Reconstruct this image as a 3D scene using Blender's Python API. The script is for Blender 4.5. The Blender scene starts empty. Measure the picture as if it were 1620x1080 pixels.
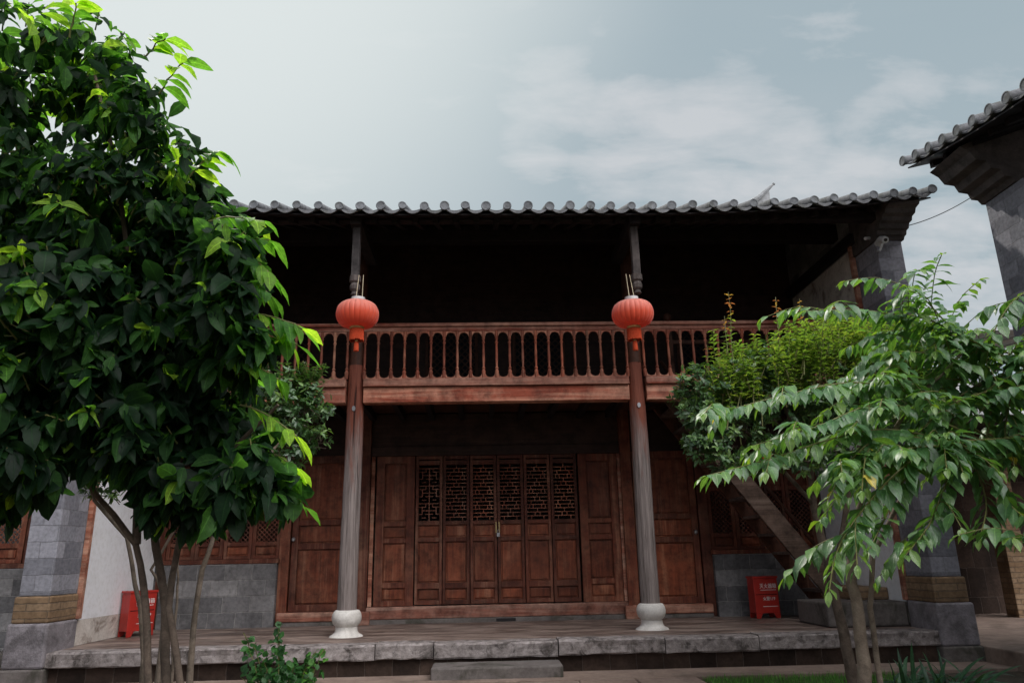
import bpy, math, random
from mathutils import Vector, Matrix
R = math.radians
rnd = random.Random(7)
sc = bpy.context.scene
col = sc.collection

# ---------------------------------------------------------------- camera
F, TH, RO, YA, H = 1170.0, .283, -.020, .040, .955
ct, st, cy_, sy_ = math.cos(TH), math.sin(TH), math.cos(YA), math.sin(YA)
fwd = Vector((sy_*ct, cy_*ct, st)); rgt = Vector((cy_, -sy_, 0)); up = rgt.cross(fwd)
r2 = rgt*math.cos(RO) + up*math.sin(RO); u2 = -rgt*math.sin(RO) + up*math.cos(RO)
cam = bpy.data.cameras.new('camera'); cam.sensor_width = 36; cam.lens = F/1620*36
cam.clip_end = 3000; cam.clip_start = .05
co = bpy.data.objects.new('camera', cam); col.objects.link(co); sc.camera = co
co.matrix_world = Matrix(((r2.x, u2.x, -fwd.x, 0), (r2.y, u2.y, -fwd.y, 0), (r2.z, u2.z, -fwd.z, H), (0, 0, 0, 1)))
def at(px, py, Y):
    "point of the courtyard at distance Y seen at photo pixel px, py"
    d = r2*((px-810)/F) - u2*((py-540)/F) + fwd
    return Vector((0, 0, H)) + d*(Y/d.y)

# ---------------------------------------------------------------- sky and sun
SUN_EL, SUN_AZ = 47, -34
w = bpy.data.worlds.new('World'); sc.world = w; w.use_nodes = True
nt = w.node_tree; nt.nodes.clear()
def N(t, typ, **kw):
    n = t.nodes.new(typ)
    for k, v in kw.items(): setattr(n, k, v)
    return n
def lk(t, a, b): t.links.new(a, b)
def math_(t, op, a, b=None, clamp=False):
    n = N(t, 'ShaderNodeMath', operation=op, use_clamp=clamp)
    for i, v in enumerate((a, b)):
        if v is None: continue
        if isinstance(v, (int, float)): n.inputs[i].default_value = v
        else: lk(t, v, n.inputs[i])
    return n.outputs[0]
def mixc(t, f, a, b, typ='MIX'):
    n = N(t, 'ShaderNodeMix', data_type='RGBA', blend_type=typ)
    for i, v in ((0, f), (6, a), (7, b)):
        if isinstance(v, (int, float)): n.inputs[i].default_value = v
        elif isinstance(v, tuple): n.inputs[i].default_value = (*v, 1)
        else: lk(t, v, n.inputs[i])
    return n.outputs[2]
def ramp(t, f, stops):
    n = N(t, 'ShaderNodeValToRGB'); e = n.color_ramp.elements
    while len(e) < len(stops): e.new(.5)
    for q, (p, c) in zip(e, stops):
        q.position = p; q.color = (*c, 1) if isinstance(c, tuple) else (c, c, c, 1)
    lk(t, f, n.inputs[0]); return n.outputs[0]
def noise(t, vec, scale, detail=4, rough=.55, dist=0):
    n = N(t, 'ShaderNodeTexNoise'); n.inputs['Scale'].default_value = scale
    n.inputs['Detail'].default_value = detail; n.inputs['Roughness'].default_value = rough
    n.inputs['Distortion'].default_value = dist
    if vec is not None: lk(t, vec, n.inputs['Vector'])
    return n.outputs[0]
sky = N(nt, 'ShaderNodeTexSky', sky_type='NISHITA', sun_disc=False)
sky.sun_elevation = R(SUN_EL); sky.sun_rotation = R(SUN_AZ)
sky.air_density = 1.2; sky.dust_density = 3.0; sky.ozone_density = 1.5
tc = N(nt, 'ShaderNodeTexCoord'); sep = N(nt, 'ShaderNodeSeparateXYZ'); lk(nt, tc.outputs['Generated'], sep.inputs[0])
zz = math_(nt, 'ADD', math_(nt, 'MAXIMUM', sep.outputs[2], 0), .16)
cv = N(nt, 'ShaderNodeCombineXYZ')
lk(nt, math_(nt, 'DIVIDE', sep.outputs[0], zz), cv.inputs[0]); lk(nt, math_(nt, 'DIVIDE', sep.outputs[1], zz), cv.inputs[1])
mpc = N(nt, 'ShaderNodeMapping'); mpc.inputs['Scale'].default_value = (1.5, 3.0, 1); mpc.inputs['Rotation'].default_value = (0, 0, .35); lk(nt, cv.outputs[0], mpc.inputs[0])
cl = noise(nt, mpc.outputs[0], 2.3, 12, .60, .25)
def blob(d, c0, c1):
    d = Vector(d).normalized()
    n = N(nt, 'ShaderNodeVectorMath', operation='DOT_PRODUCT'); lk(nt, tc.outputs['Generated'], n.inputs[0]); n.inputs[1].default_value = d
    m = N(nt, 'ShaderNodeMapRange', interpolation_type='SMOOTHSTEP'); lk(nt, n.outputs['Value'], m.inputs[0])
    m.inputs[1].default_value = math.cos(R(c1)); m.inputs[2].default_value = math.cos(R(c0)); return m.outputs[0]
def cdir(px, py): return (at(px, py, 10) - Vector((0, 0, H)))
bank = None
for (x_, y_, rr_) in ((880, 165, 5), (1000, 215, 7), (1140, 200, 7), (1230, 255, 6), (1080, 250, 6), (1400, 205, 5), (1350, 290, 5), (850, 225, 4), (1480, 400, 6), (1560, 470, 7)):
    b_ = blob(cdir(x_, y_), 0, rr_); bank = b_ if bank is None else math_(nt, 'MAXIMUM', bank, b_)
mask = math_(nt, 'ADD', cl, math_(nt, 'MULTIPLY', bank, .26))
mask = ramp(nt, mask, [(.58, 0.0), (.68, .45), (.86, 1.0)])
hz = mixc(nt, .93, sky.outputs[0], (4.15, 5.15, 5.65))           # thin high haze over the blue
veil = noise(nt, cv.outputs[0], .8, 6, .5, .6)
hz = mixc(nt, ramp(nt, veil, [(.42, 0.0), (.66, .5)]), hz, (5.0, 5.65, 6.1))
skyc = mixc(nt, mask, hz, (6.4, 6.75, 7.1))
glow = blob((math.sin(R(SUN_AZ)), math.cos(R(SUN_AZ)), math.tan(R(SUN_EL))), 0, 40)
skyc = mixc(nt, glow, skyc, (8.2, 8.8, 8.8))
back = ramp(nt, math_(nt, 'MULTIPLY', sep.outputs[1], -1), [(.0, 0.0), (.35, 1.0)])
skyc = mixc(nt, back, skyc, (5.0, 5.3, 5.9))                 # unseen sky behind the camera, shaped to control the front light
zen = blob((.42, -.50, .76), 6, 40)                            # added bright sky zone high behind the camera, lights facade and trees
skyc = mixc(nt, zen, skyc, (70, 69, 69))
bg = N(nt, 'ShaderNodeBackground'); lk(nt, skyc, bg.inputs[0]); bg.inputs[1].default_value = .09
wo_ = N(nt, 'ShaderNodeOutputWorld'); lk(nt, bg.outputs[0], wo_.inputs[0])
sl = bpy.data.lights.new('sun', 'SUN'); sl.energy = 2.6; sl.angle = R(1.5); sl.color = (1, .95, .86)
so = bpy.data.objects.new('sun', sl); col.objects.link(so)
so.rotation_euler = (R(90-SUN_EL), 0, R(180-SUN_AZ)); so.location = (-6, 9, 14)
vs = sc.view_settings; vs.view_transform = 'Standard'; vs.look = 'None'; vs.gamma = 1; vs.exposure = 0
sc.render.engine = 'CYCLES'; sc.cycles.max_bounces = 8; sc.cycles.diffuse_bounces = 4; sc.cycles.transparent_max_bounces = 8

# ---------------------------------------------------------------- mesh helpers
WO = {}
class MB:
    def __init__(s): s.v = []; s.f = []; s.t = []; s.e = []; s.a = []
    def add(s, vs, fs, tone=.5, ea=None, al=None):
        s.e += ea if ea else [1]*len(vs); s.a += al if al else [0]*len(vs)
        o = len(s.v); s.v += [tuple(p) for p in vs]; s.f += [tuple(i+o for i in f) for f in fs]; s.t += [tone]*len(vs); return s
    def box(s, x0, x1, y0, y1, z0, z1):
        v = [(x, y, z) for z in (z0, z1) for y in (y0, y1) for x in (x0, x1)]
        return s.add(v, [(0, 2, 3, 1), (4, 5, 7, 6), (0, 1, 5, 4), (2, 6, 7, 3), (0, 4, 6, 2), (1, 3, 7, 5)])
    def prism(s, prof, ax, a, b):
        "profile extruded along axis ax (0: prof is (y,z); 1: prof is (x,z); 2: prof is (x,y))"
        n = len(prof)
        def P(p, q): return (q, p[0], p[1]) if ax == 0 else (p[0], q, p[1]) if ax == 1 else (p[0], p[1], q)
        v = [P(p, a) for p in prof] + [P(p, b) for p in prof]
        return s.add(v, [tuple(range(n)), tuple(range(2*n-1, n-1, -1))] + [(i, i+n, (i+1) % n+n, (i+1) % n) for i in range(n)])
    def lathe(s, c, prof, n=20, ax=None):
        "prof = [(radius, height)], round the vertical through c"
        v = []; f = []
        for r, z in prof:
            for k in range(n):
                a = 2*math.pi*k/n; v.append((c[0]+r*math.cos(a), c[1]+r*math.sin(a), c[2]+z))
        for j in range(len(prof)-1):
            for k in range(n): f.append((j*n+k, j*n+(k+1) % n, (j+1)*n+(k+1) % n, (j+1)*n+k))
        f.append(tuple(range(n-1, -1, -1))); f.append(tuple(range((len(prof)-1)*n, len(prof)*n)))
        return s.add(v, f)
    def tube(s, pts, rads, n=8, tone=.5, wob=0):
        pts = [Vector(p) for p in pts]; v = []; f = []
        if not hasattr(rads, '__len__'): rads = [rads]*len(pts)
        for i, p in enumerate(pts):
            d = (pts[min(i+1, len(pts)-1)]-pts[max(i-1, 0)]).normalized()
            a = Vector((1, 0, 0)) if abs(d.x) < .8 else Vector((0, 1, 0))
            u = d.cross(a).normalized(); q = d.cross(u)
            for k in range(n):
                t = 2*math.pi*k/n; rr = rads[i]*(1+wob*rnd.uniform(-1, 1))
                v.append(p+u*math.cos(t)*rr+q*math.sin(t)*rr)
        for j in range(len(pts)-1):
            for k in range(n): f.append((j*n+k, j*n+(k+1) % n, (j+1)*n+(k+1) % n, (j+1)*n+k))
        f.append(tuple(range(n-1, -1, -1))); f.append(tuple(range((len(pts)-1)*n, len(pts)*n)))
        return s.add(v, f, tone)
    def build(s, name, mat, parent=None, origin=None, smooth=False, bevel=0, fix=True):
        if origin is None: origin = WO[parent] if parent else Vector((0, 0, 0))
        origin = Vector(origin)
        me = bpy.data.meshes.new(name)
        me.from_pydata([tuple(Vector(p)-origin) for p in s.v], [], s.f)
        at_ = me.attributes.new('tone', 'FLOAT', 'POINT'); at_.data.foreach_set('value', s.t)
        if any(s.a):
            for nm, dat in (('across', s.e), ('along', s.a)): q_ = me.attributes.new(nm, 'FLOAT', 'POINT'); q_.data.foreach_set('value', dat)
        me.materials.append(mat)
        if fix:
            import bmesh
            bm = bmesh.new(); bm.from_mesh(me); bmesh.ops.recalc_face_normals(bm, faces=bm.faces); bm.to_mesh(me); bm.free()
        if smooth: me.polygons.foreach_set('use_smooth', [True]*len(me.polygons))
        o = bpy.data.objects.new(name, me); col.objects.link(o)
        if parent: o.parent = parent; o.location = origin-WO[parent]
        else: o.location = origin
        WO[o] = origin
        if smooth and fix:
            m = o.modifiers.new('split', 'EDGE_SPLIT'); m.split_angle = R(40)
        if bevel:
            b = o.modifiers.new('bevel', 'BEVEL'); b.width = bevel; b.segments = 2; b.limit_method = 'ANGLE'
        return o
def tag(o, label=None, cat=None, group=None, kind=None):
    for k, v in (('label', label), ('category', cat), ('group', group), ('kind', kind)):
        if v: o[k] = v
    return o
def thing(name, loc, label, cat, group=None):
    o = bpy.data.objects.new(name, None); col.objects.link(o); o.location = loc; WO[o] = Vector(loc)
    o.empty_display_size = .2
    return tag(o, label, cat, group)
def dup(src, loc=None, parent=None):
    "copy an object and its children; loc is the world place of the copy"
    c = src.copy(); col.objects.link(c)
    if 'label' in c and parent: del c['label']
    wl = Vector(loc) if loc is not None else WO[src]
    if parent: c.parent = parent; c.location = wl-WO[parent]
    else: c.location = wl
    WO[c] = wl
    for ch in [q for q in list(col.objects) if q.parent == src]:
        d = ch.copy(); col.objects.link(d); d.parent = c; WO[d] = WO[ch]-WO[src]+wl
        for g in [q for q in list(col.objects) if q.parent == ch]:
            e = g.copy(); col.objects.link(e); e.parent = d; WO[e] = WO[g]-WO[src]+wl
    return c

# ---------------------------------------------------------------- materials
def new_mat(name, rough=.7, spec=.3):
    m = bpy.data.materials.new(name); m.use_nodes = True; t = m.node_tree
    p = t.nodes['Principled BSDF']; p.inputs['Roughness'].default_value = rough
    p.inputs['Specular IOR Level'].default_value = spec
    return m, t, p
def coords(t, scale=(1, 1, 1), rand=True):
    c = N(t, 'ShaderNodeTexCoord'); v = c.outputs['Object']
    if rand:
        oi = N(t, 'ShaderNodeObjectInfo')
        a = N(t, 'ShaderNodeVectorMath', operation='ADD'); lk(t, v, a.inputs[0])
        s = N(t, 'ShaderNodeVectorMath', operation='SCALE'); s.inputs[0].default_value = (37, 53, 71); lk(t, oi.outputs['Random'], s.inputs['Scale'])
        lk(t, s.outputs[0], a.inputs[1]); v = a.outputs[0]
    mp = N(t, 'ShaderNodeMapping'); mp.inputs['Scale'].default_value = scale; lk(t, v, mp.inputs[0])
    return mp.outputs[0], v
def bump(t, p, h, dist, strength=1.0):
    b = N(t, 'ShaderNodeBump'); b.inputs['Strength'].default_value = strength; b.inputs['Distance'].default_value = dist
    lk(t, h, b.inputs['Height']); lk(t, b.outputs[0], p.inputs['Normal'])
def wood(name, dark, mid, light, axis='z', wear=.35, rough=.6, gs=1.0):
    m, t, p = new_mat(name, rough, .25)
    s = {'x': (1.1, 26, 26), 'y': (26, 1.1, 26), 'z': (26, 26, 1.1)}[axis]
    s = tuple(q*gs for q in s)
    g, v = coords(t, s)
    n1 = noise(t, g, 1, 6, .65, .6)
    n2 = noise(t, v, 2.3, 5, .6)
    g3, _ = coords(t, tuple(.35*q for q in s)); n3 = noise(t, g3, 1, 6, .7, .3)
    c = mixc(t, ramp(t, n1, [(.32, 0.0), (.68, 1.0)]), dark, mid)
    c = mixc(t, math_(t, 'MULTIPLY', ramp(t, n2, [(.35, 0.0), (.7, 1.0)]), .55), c, mid)
    wr = math_(t, 'MULTIPLY', ramp(t, n3, [(.66-wear*.35, 0.0), (.74-wear*.2, 1.0)]), .75)
    c = mixc(t, wr, c, light)
    n6 = noise(t, v, 1.7, 7, .7, .4)
    c = mixc(t, math_(t, 'MULTIPLY', ramp(t, n6, [(.48, 0.0), (.66, 1.0)]), .22+wear*.35), c, light)
    dirt = ramp(t, noise(t, v, 5.5, 6, .7), [(.3, .38), (.58, 1.08)])
    c = mixc(t, 1.0, c, ramp(t, N(t, 'ShaderNodeObjectInfo').outputs['Random'], [(0, (.68, .62, .6)), (.5, (.95, .95, .95)), (1, (1.25, 1.12, 1.0))]), 'MULTIPLY')
    c = mixc(t, 1.0, c, dirt, 'MULTIPLY')
    lk(t, c, p.inputs['Base Color']); bump(t, p, n1, .006, .7)
    return m
def stone(name, a, b, stain=(.03, .028, .022), sc_=6, st_amt=.6, rough=.85, bd=.01):
    m, t, p = new_mat(name, rough, .25)
    _, v = coords(t)
    n = noise(t, v, sc_, 8, .7); n2 = noise(t, v, sc_*7, 4, .6); n3 = noise(t, v, sc_*.45, 7, .68, .5)
    c = mixc(t, ramp(t, n, [(.3, 0.0), (.7, 1.0)]), a, b)
    c = mixc(t, math_(t, 'MULTIPLY', ramp(t, n2, [(.45, 0.0), (.75, 1.0)]), .3), c, stain)
    c = mixc(t, math_(t, 'MULTIPLY', ramp(t, n3, [(.5, 0.0), (.62, 1.0)]), st_amt), c, stain)
    lk(t, c, p.inputs['Base Color'])
    bump(t, p, math_(t, 'ADD', n, math_(t, 'MULTIPLY', n2, .4)), bd, .8)
    return m
def brick(name, c1, c2, mortar, bw=.42, bh=.235, ms=.008, dark=.5, off=(0, 0)):
    m, t, p = new_mat(name, .88, .2)
    c = N(t, 'ShaderNodeTexCoord'); s = N(t, 'ShaderNodeSeparateXYZ'); lk(t, c.outputs['Object'], s.inputs[0])
    k = N(t, 'ShaderNodeCombineXYZ')
    lk(t, math_(t, 'ADD', math_(t, 'ADD', s.outputs[0], s.outputs[1]), off[0]), k.inputs[0]); lk(t, math_(t, 'ADD', s.outputs[2], off[1]), k.inputs[1])
    nz = N(t, 'ShaderNodeTexNoise'); nz.inputs['Scale'].default_value = 7; lk(t, c.outputs['Object'], nz.inputs['Vector'])
    wv = N(t, 'ShaderNodeVectorMath', operation='SCALE'); lk(t, nz.outputs['Color'], wv.inputs[0]); wv.inputs['Scale'].default_value = .032
    ad = N(t, 'ShaderNodeVectorMath', operation='ADD'); lk(t, k.outputs[0], ad.inputs[0]); lk(t, wv.outputs[0], ad.inputs[1])
    b = N(t, 'ShaderNodeTexBrick'); lk(t, ad.outputs[0], b.inputs['Vector'])
    b.inputs['Color1'].default_value = (0, 0, 0, 1); b.inputs['Color2'].default_value = (1, 1, 1, 1); b.inputs['Mortar'].default_value = (.5, .5, .5, 1)
    b.inputs['Scale'].default_value = 1; b.inputs['Brick Width'].default_value = bw; b.inputs['Row Height'].default_value = bh
    b.inputs['Mortar Size'].default_value = ms; b.inputs['Mortar Smooth'].default_value = .4; b.inputs['Bias'].default_value = -.1
    v = c.outputs['Object']
    n = noise(t, v, 3.5, 7, .65); n2 = noise(t, v, 22, 5, .6); n3 = noise(t, v, 1.3, 6, .65, .4)
    cc = mixc(t, ramp(t, b.outputs[0], [(.05, 0.0), (.95, 1.0)]), c1, c2)
    cc = mixc(t, math_(t, 'MULTIPLY', ramp(t, n, [(.35, 0.0), (.7, 1.0)]), .35), cc, c2)
    cc = mixc(t, math_(t, 'MULTIPLY', b.outputs['Fac'], .68), cc, mortar)
    cc = mixc(t, 1.0, cc, ramp(t, n3, [(.35, dark), (.6, 1.0)]), 'MULTIPLY')
    cc = mixc(t, 1.0, cc, ramp(t, n2, [(.3, .7), (.6, 1.05)]), 'MULTIPLY')
    lk(t, cc, p.inputs['Base Color'])
    hgt = math_(t, 'SUBTRACT', math_(t, 'MULTIPLY', n2, .35), b.outputs['Fac'])
    bump(t, p, hgt, .012, 1.0)
    return m
def plain(name, c, rough=.5, spec=.4, metal=0, var=.25, sc_=9):
    m, t, p = new_mat(name, rough, spec); p.inputs['Metallic'].default_value = metal
    _, v = coords(t); n = noise(t, v, sc_, 6, .65)
    c2 = tuple(q*(1-var) for q in c)
    lk(t, mixc(t, ramp(t, n, [(.3, 0.0), (.7, 1.0)]), c, c2), p.inputs['Base Color']); bump(t, p, n, .002, .4)
    return m
def leafmat(name, stops, trans=.45, rough=.42, spec=.5, tint=(1.5, 1.6, .5)):
    m, t, p = new_mat(name, rough, spec)
    a = N(t, 'ShaderNodeAttribute', attribute_name='tone')
    c = ramp(t, a.outputs['Fac'], stops)
    v = N(t, 'ShaderNodeTexCoord').outputs['Object']
    n = noise(t, v, 30, 3, .6)
    c = mixc(t, 1.0, c, ramp(t, n, [(.3, .72), (.7, 1.2)]), 'MULTIPLY')
    ac = N(t, 'ShaderNodeAttribute', attribute_name='across').outputs['Fac']; al = N(t, 'ShaderNodeAttribute', attribute_name='along').outputs['Fac']
    sv = math_(t, 'FRACT', math_(t, 'SUBTRACT', math_(t, 'MULTIPLY', al, 8.0), math_(t, 'MULTIPLY', ac, 1.3)))
    vein = math_(t, 'MAXIMUM', ramp(t, ac, [(.03, 1.0), (.10, 0.0)]), ramp(t, sv, [(.0, .45), (.16, 0.0)]))
    c = mixc(t, math_(t, 'MULTIPLY', vein, .55), c, mixc(t, 1.0, c, (2.6, 2.4, 2.2), 'MULTIPLY'))
    spot = ramp(t, noise(t, v, 55, 4, .7), [(.68, 0.0), (.72, .6)]); c = mixc(t, spot, c, (.13, .10, .04))
    lk(t, c, p.inputs['Base Color'])
    tr = N(t, 'ShaderNodeBsdfTranslucent'); lk(t, mixc(t, 1.0, c, tint, 'MULTIPLY'), tr.inputs[0])
    mx = N(t, 'ShaderNodeMixShader'); mx.inputs[0].default_value = trans
    lk(t, p.outputs[0], mx.inputs[1]); lk(t, tr.outputs[0], mx.inputs[2])
    lk(t, mx.outputs[0], t.nodes['Material Output'].inputs[0])
    bump(t, p, math_(t, 'SUBTRACT', n, math_(t, 'MULTIPLY', vein, .8)), .003, .5)
    return m
M = {}
M['red_v'] = wood('red_wood_upright', (.18, .052, .032), (.37, .11, .066), (.52, .29, .2), 'z', .45)
M['red_x'] = wood('red_wood_level', (.16, .036, .020), (.34, .080, .045), (.60, .34, .25), 'x', .72)
M['panel'] = wood('door_panel_wood', (.085, .023, .013), (.23, .064, .031), (.33, .15, .09), 'z', .35, .5)
M['door'] = wood('door_frame_wood', (.065, .021, .014), (.165, .048, .028), (.29, .15, .10), 'z', .4)
M['sill'] = wood('worn_sill_wood', (.15, .05, .035), (.33, .13, .09), (.5, .32, .25), 'x', .6, .8)
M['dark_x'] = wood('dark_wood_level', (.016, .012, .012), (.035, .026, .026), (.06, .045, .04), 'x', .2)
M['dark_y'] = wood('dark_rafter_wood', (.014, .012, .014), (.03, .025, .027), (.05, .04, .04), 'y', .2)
M['brown_v'] = wood('brown_wood_upright', (.05, .021, .014), (.115, .045, .026), (.2, .1, .07), 'z', .2)
M['grey_wood'] = wood('weathered_grey_wood', (.12, .095, .085), (.30, .26, .25), (.45, .40, .38), 'z', .5, .8)
M['tread'] = wood('stair_tread_wood', (.06, .045, .04), (.14, .105, .09), (.2, .15, .13), 'y', .3, .8)
M['soot'] = wood('soot_dark_wood', (.022, .013, .011), (.055, .028, .021), (.09, .05, .04), 'x', .2)  # shade under balcony and eave painted into the wood, with some soot
M['post'] = wood('dark_greyed_wood', (.035, .03, .03), (.085, .075, .075), (.14, .12, .12), 'z', .3, .8)
M['stair'] = wood('stair_wood', (.065, .04, .03), (.16, .105, .08), (.25, .18, .145), 'x', .35, .75)
M['brick'] = brick('grey_brick', (.13, .125, .13), (.36, .345, .345), (.36, .34, .33), ms=.007, dark=.45)
M['brick_pier'] = brick('grey_pier_brick', (.17, .17, .195), (.38, .375, .42), (.28, .275, .30), .37, .19, .006, .82)
M['brick_tan'] = brick('tan_brick', (.26, .165, .095), (.36, .25, .16), (.16, .12, .09), .5, .085, .008, .6)
M['brick_riser'] = brick('dark_riser_brick', (.035, .023, .018), (.10, .065, .05), (.17, .13, .11), .32, .5, .006, .35)
M['stone'] = stone('kerb_granite', (.13, .108, .10), (.42, .37, .36), (.035, .028, .024), 13, .8)
M['white_stone'] = stone('pale_base_stone', (.58, .55, .52), (.74, .71, .67), (.25, .22, .19), 7, .3, .6, .003)
M['block'] = stone('rough_block_stone', (.17, .155, .165), (.32, .29, .31), (.05, .043, .043), 6, .5, .9, .02)
M['step'] = stone('mossy_step_stone', (.10, .085, .08), (.20, .175, .165), (.035, .035, .022), 4, .7, .85)
M['paving'] = stone('path_stone', (.18, .125, .10), (.30, .225, .185), (.07, .05, .04), 3, .5, .85, .006)
M['plaster'] = stone('white_plaster', (.88, .88, .90), (.84, .84, .88), (.45, .42, .38), 2, .12, .9, .003)
M['plaster_dirty'] = stone('stained_plaster', (.55, .49, .44), (.72, .67, .62), (.16, .11, .085), 5, .8, .9, .006)
M['tile'] = stone('grey_roof_tile', (.10, .10, .11), (.25, .255, .27), (.06, .06, .045), 9, .5, .85, .004)
M['tile_pale'] = stone('pale_roof_tile', (.26, .27, .285), (.46, .47, .48), (.12, .12, .11), 6, .4, .85, .004)
M['tile_end'] = stone('weathered_end_tile', (.11, .118, .13), (.26, .27, .29), (.06, .06, .045), 12, .5, .85, .004)
M['soot_stone'] = stone('dark_corbel_stone', (.05, .045, .045), (.14, .12, .115), (.03, .027, .025), 6, .5, .9, .01)  # mottled dark stone for the corbels
M['bark'] = stone('brown_bark', (.14, .105, .08), (.26, .21, .165), (.05, .04, .03), 14, .5, .9, .01)
M['bark_dark'] = stone('dark_bark', (.085, .06, .048), (.17, .13, .10), (.03, .025, .02), 14, .5, .9, .01)
M['soil'] = stone('garden_soil', (.05, .038, .028), (.11, .085, .062), (.03, .028, .018), 9, .5, .95, .02)
M['red_metal'] = plain('red_painted_metal', (.42, .024, .016), .38, .5, 0, .25)
M['lettering'] = plain('white_lettering', (.78, .74, .72), .6, .3, 0, .1)
M['gold'] = plain('dull_gold_trim', (.62, .44, .17), .45, .5, .3, .2)
M['tassel'] = plain('orange_red_fringe', (.66, .085, .030), .8, .2, 0, .3, 60)
M['cord'] = plain('pale_cord', (.72, .6, .42), .8, .2)
M['white_metal'] = plain('white_plastic', (.62, .62, .62), .4, .5)
M['black'] = plain('black_glass', (.01, .01, .012), .15, .6)
M['steel'] = plain('dull_steel', (.42, .42, .44), .4, .5, .7)
M['brass'] = plain('brass_hasp', (.45, .33, .16), .4, .5, .7)
M['cable'] = plain('grey_cable', (.16, .16, .17), .7, .3)
M['blue_glass'] = plain('dark_blue_pane', (.012, .016, .022), .7, .1)
M['twig'] = plain('green_twig', (.16, .16, .055), .6, .3)
G = leafmat
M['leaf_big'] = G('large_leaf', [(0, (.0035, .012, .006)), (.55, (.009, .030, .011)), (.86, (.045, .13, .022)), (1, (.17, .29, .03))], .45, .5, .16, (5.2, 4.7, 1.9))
M['leaf_small'] = G('small_dark_leaf', [(0, (.03, .075, .028)), (.6, (.07, .155, .05)), (1, (.17, .29, .07))], .25, .35, .8)
M['leaf_shoot'] = G('fresh_shoot_leaf', [(0, (.10, .20, .05)), (.6, (.20, .32, .07)), (.85, (.32, .38, .09)), (.94, (.36, .17, .08)), (1, (.36, .12, .09))], .4, .45, .4, (1.5, 1.5, .6))
M['leaf_arch'] = G('arching_branch_leaf', [(0, (.05, .135, .05)), (.5, (.085, .21, .07)), (.85, (.15, .29, .075)), (.94, (.2, .34, .05)), (.975, (.22, .36, .05)), (1, (.50, .40, .05))], .38, .42, 1.0, (1.8, 1.7, .5))
M['leaf_fern'] = G('strap_leaf', [(0, (.02, .065, .035)), (1, (.05, .13, .06))], .25, .4, .5)
M['leaf_bush'] = G('bush_leaf', [(0, (.02, .07, .02)), (.6, (.04, .14, .03)), (1, (.10, .26, .04))], .35, .45, .4)
M['grass'] = G('grass_blade', [(0, (.03, .09, .02)), (1, (.08, .2, .04))], .3, .6, .3)
M['orange_flower'] = plain('orange_flower', (.75, .13, .02), .6, .3)
# column: old red paint above, bare weathered grey timber below
def column_mat():
    m, t, p = new_mat('painted_and_weathered_column', .75, .25)
    g, v = coords(t, (30, 30, 1.3)); n1 = noise(t, g, 1, 7, .7, .5)
    g2, _ = coords(t, (9, 9, 1.2)); n2 = noise(t, g2, 1, 6, .7, .6)
    grey = mixc(t, ramp(t, n1, [(.32, 0.0), (.64, 1.0)]), (.085, .066, .06), (.31, .26, .245))
    red = mixc(t, ramp(t, n1, [(.3, 0.0), (.7, 1.0)]), (.12, .034, .022), (.29, .095, .06))
    s = N(t, 'ShaderNodeSeparateXYZ'); lk(t, N(t, 'ShaderNodeTexCoord').outputs['Object'], s.inputs[0])
    k = math_(t, 'ADD', math_(t, 'MULTIPLY', s.outputs[2], .42), math_(t, 'MULTIPLY', n2, 1.0))
    k = ramp(t, math_(t, 'MULTIPLY', k, .5), [(.70, 0.0), (.86, 1.0)])
    c = mixc(t, k, grey, red)
    g4, _ = coords(t, (22, 22, .7)); n4 = noise(t, g4, 1, 3, .5, .8)
    cr = ramp(t, n4, [(.30, .22), (.37, 1.0)])
    c = mixc(t, 1.0, c, cr, 'MULTIPLY')
    lk(t, c, p.inputs['Base Color']); bump(t, p, math_(t, 'ADD', math_(t, 'ADD', n1, n2), cr), .015, .9); return m
M['column'] = column_mat()
# terrace floor: worn brown screed, pale dust near the kerb, damp patches
def floor_mat():
    m, t, p = new_mat('worn_terrace_floor', .7, .35)
    g, v = coords(t, (.8, 2.6, 1), False); n = noise(t, g, 1.6, 8, .66, .6); n2 = noise(t, v, 14, 6, .65); n3 = noise(t, g, .8, 6, .6, .8)
    c = mixc(t, ramp(t, n, [(.40, 0.0), (.60, 1.0)]), (.085, .055, .044), (.31, .235, .20))
    c = mixc(t, math_(t, 'MULTIPLY', ramp(t, n2, [(.4, 0.0), (.7, 1.0)]), .35), c, (.12, .085, .07))
    c = mixc(t, math_(t, 'MULTIPLY', ramp(t, n3, [(.5, 0.0), (.6, 1.0)]), .4), c, (.10, .072, .06))
    lk(t, c, p.inputs['Base Color']); lk(t, ramp(t, n3, [(.48, .8), (.6, .38)]), p.inputs['Roughness'])
    bump(t, p, n2, .006, .5); return m
M['floor'] = floor_mat()
def lantern_mat():
    m, t, p = new_mat('red_silk', .5, .35)
    c = N(t, 'ShaderNodeTexCoord'); s = N(t, 'ShaderNodeSeparateXYZ'); lk(t, c.outputs['Object'], s.inputs[0])
    n = noise(t, c.outputs['Object'], 14, 5, .6)
    k = math_(t, 'ADD', s.outputs[2], math_(t, 'MULTIPLY', n, .05))       # paler upper half: sky sheen painted in, along with fading and dust
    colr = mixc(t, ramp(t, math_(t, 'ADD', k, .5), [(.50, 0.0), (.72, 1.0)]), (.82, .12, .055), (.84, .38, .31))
    lk(t, colr, p.inputs['Base Color']); p.inputs['Sheen Weight'].default_value = .3
    tr = N(t, 'ShaderNodeBsdfTranslucent'); lk(t, colr, tr.inputs[0]); mx = N(t, 'ShaderNodeMixShader'); mx.inputs[0].default_value = .4
    lk(t, p.outputs[0], mx.inputs[1]); lk(t, tr.outputs[0], mx.inputs[2]); lk(t, mx.outputs[0], t.nodes['Material Output'].inputs[0])
    return m
M['silk'] = lantern_mat()

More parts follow.
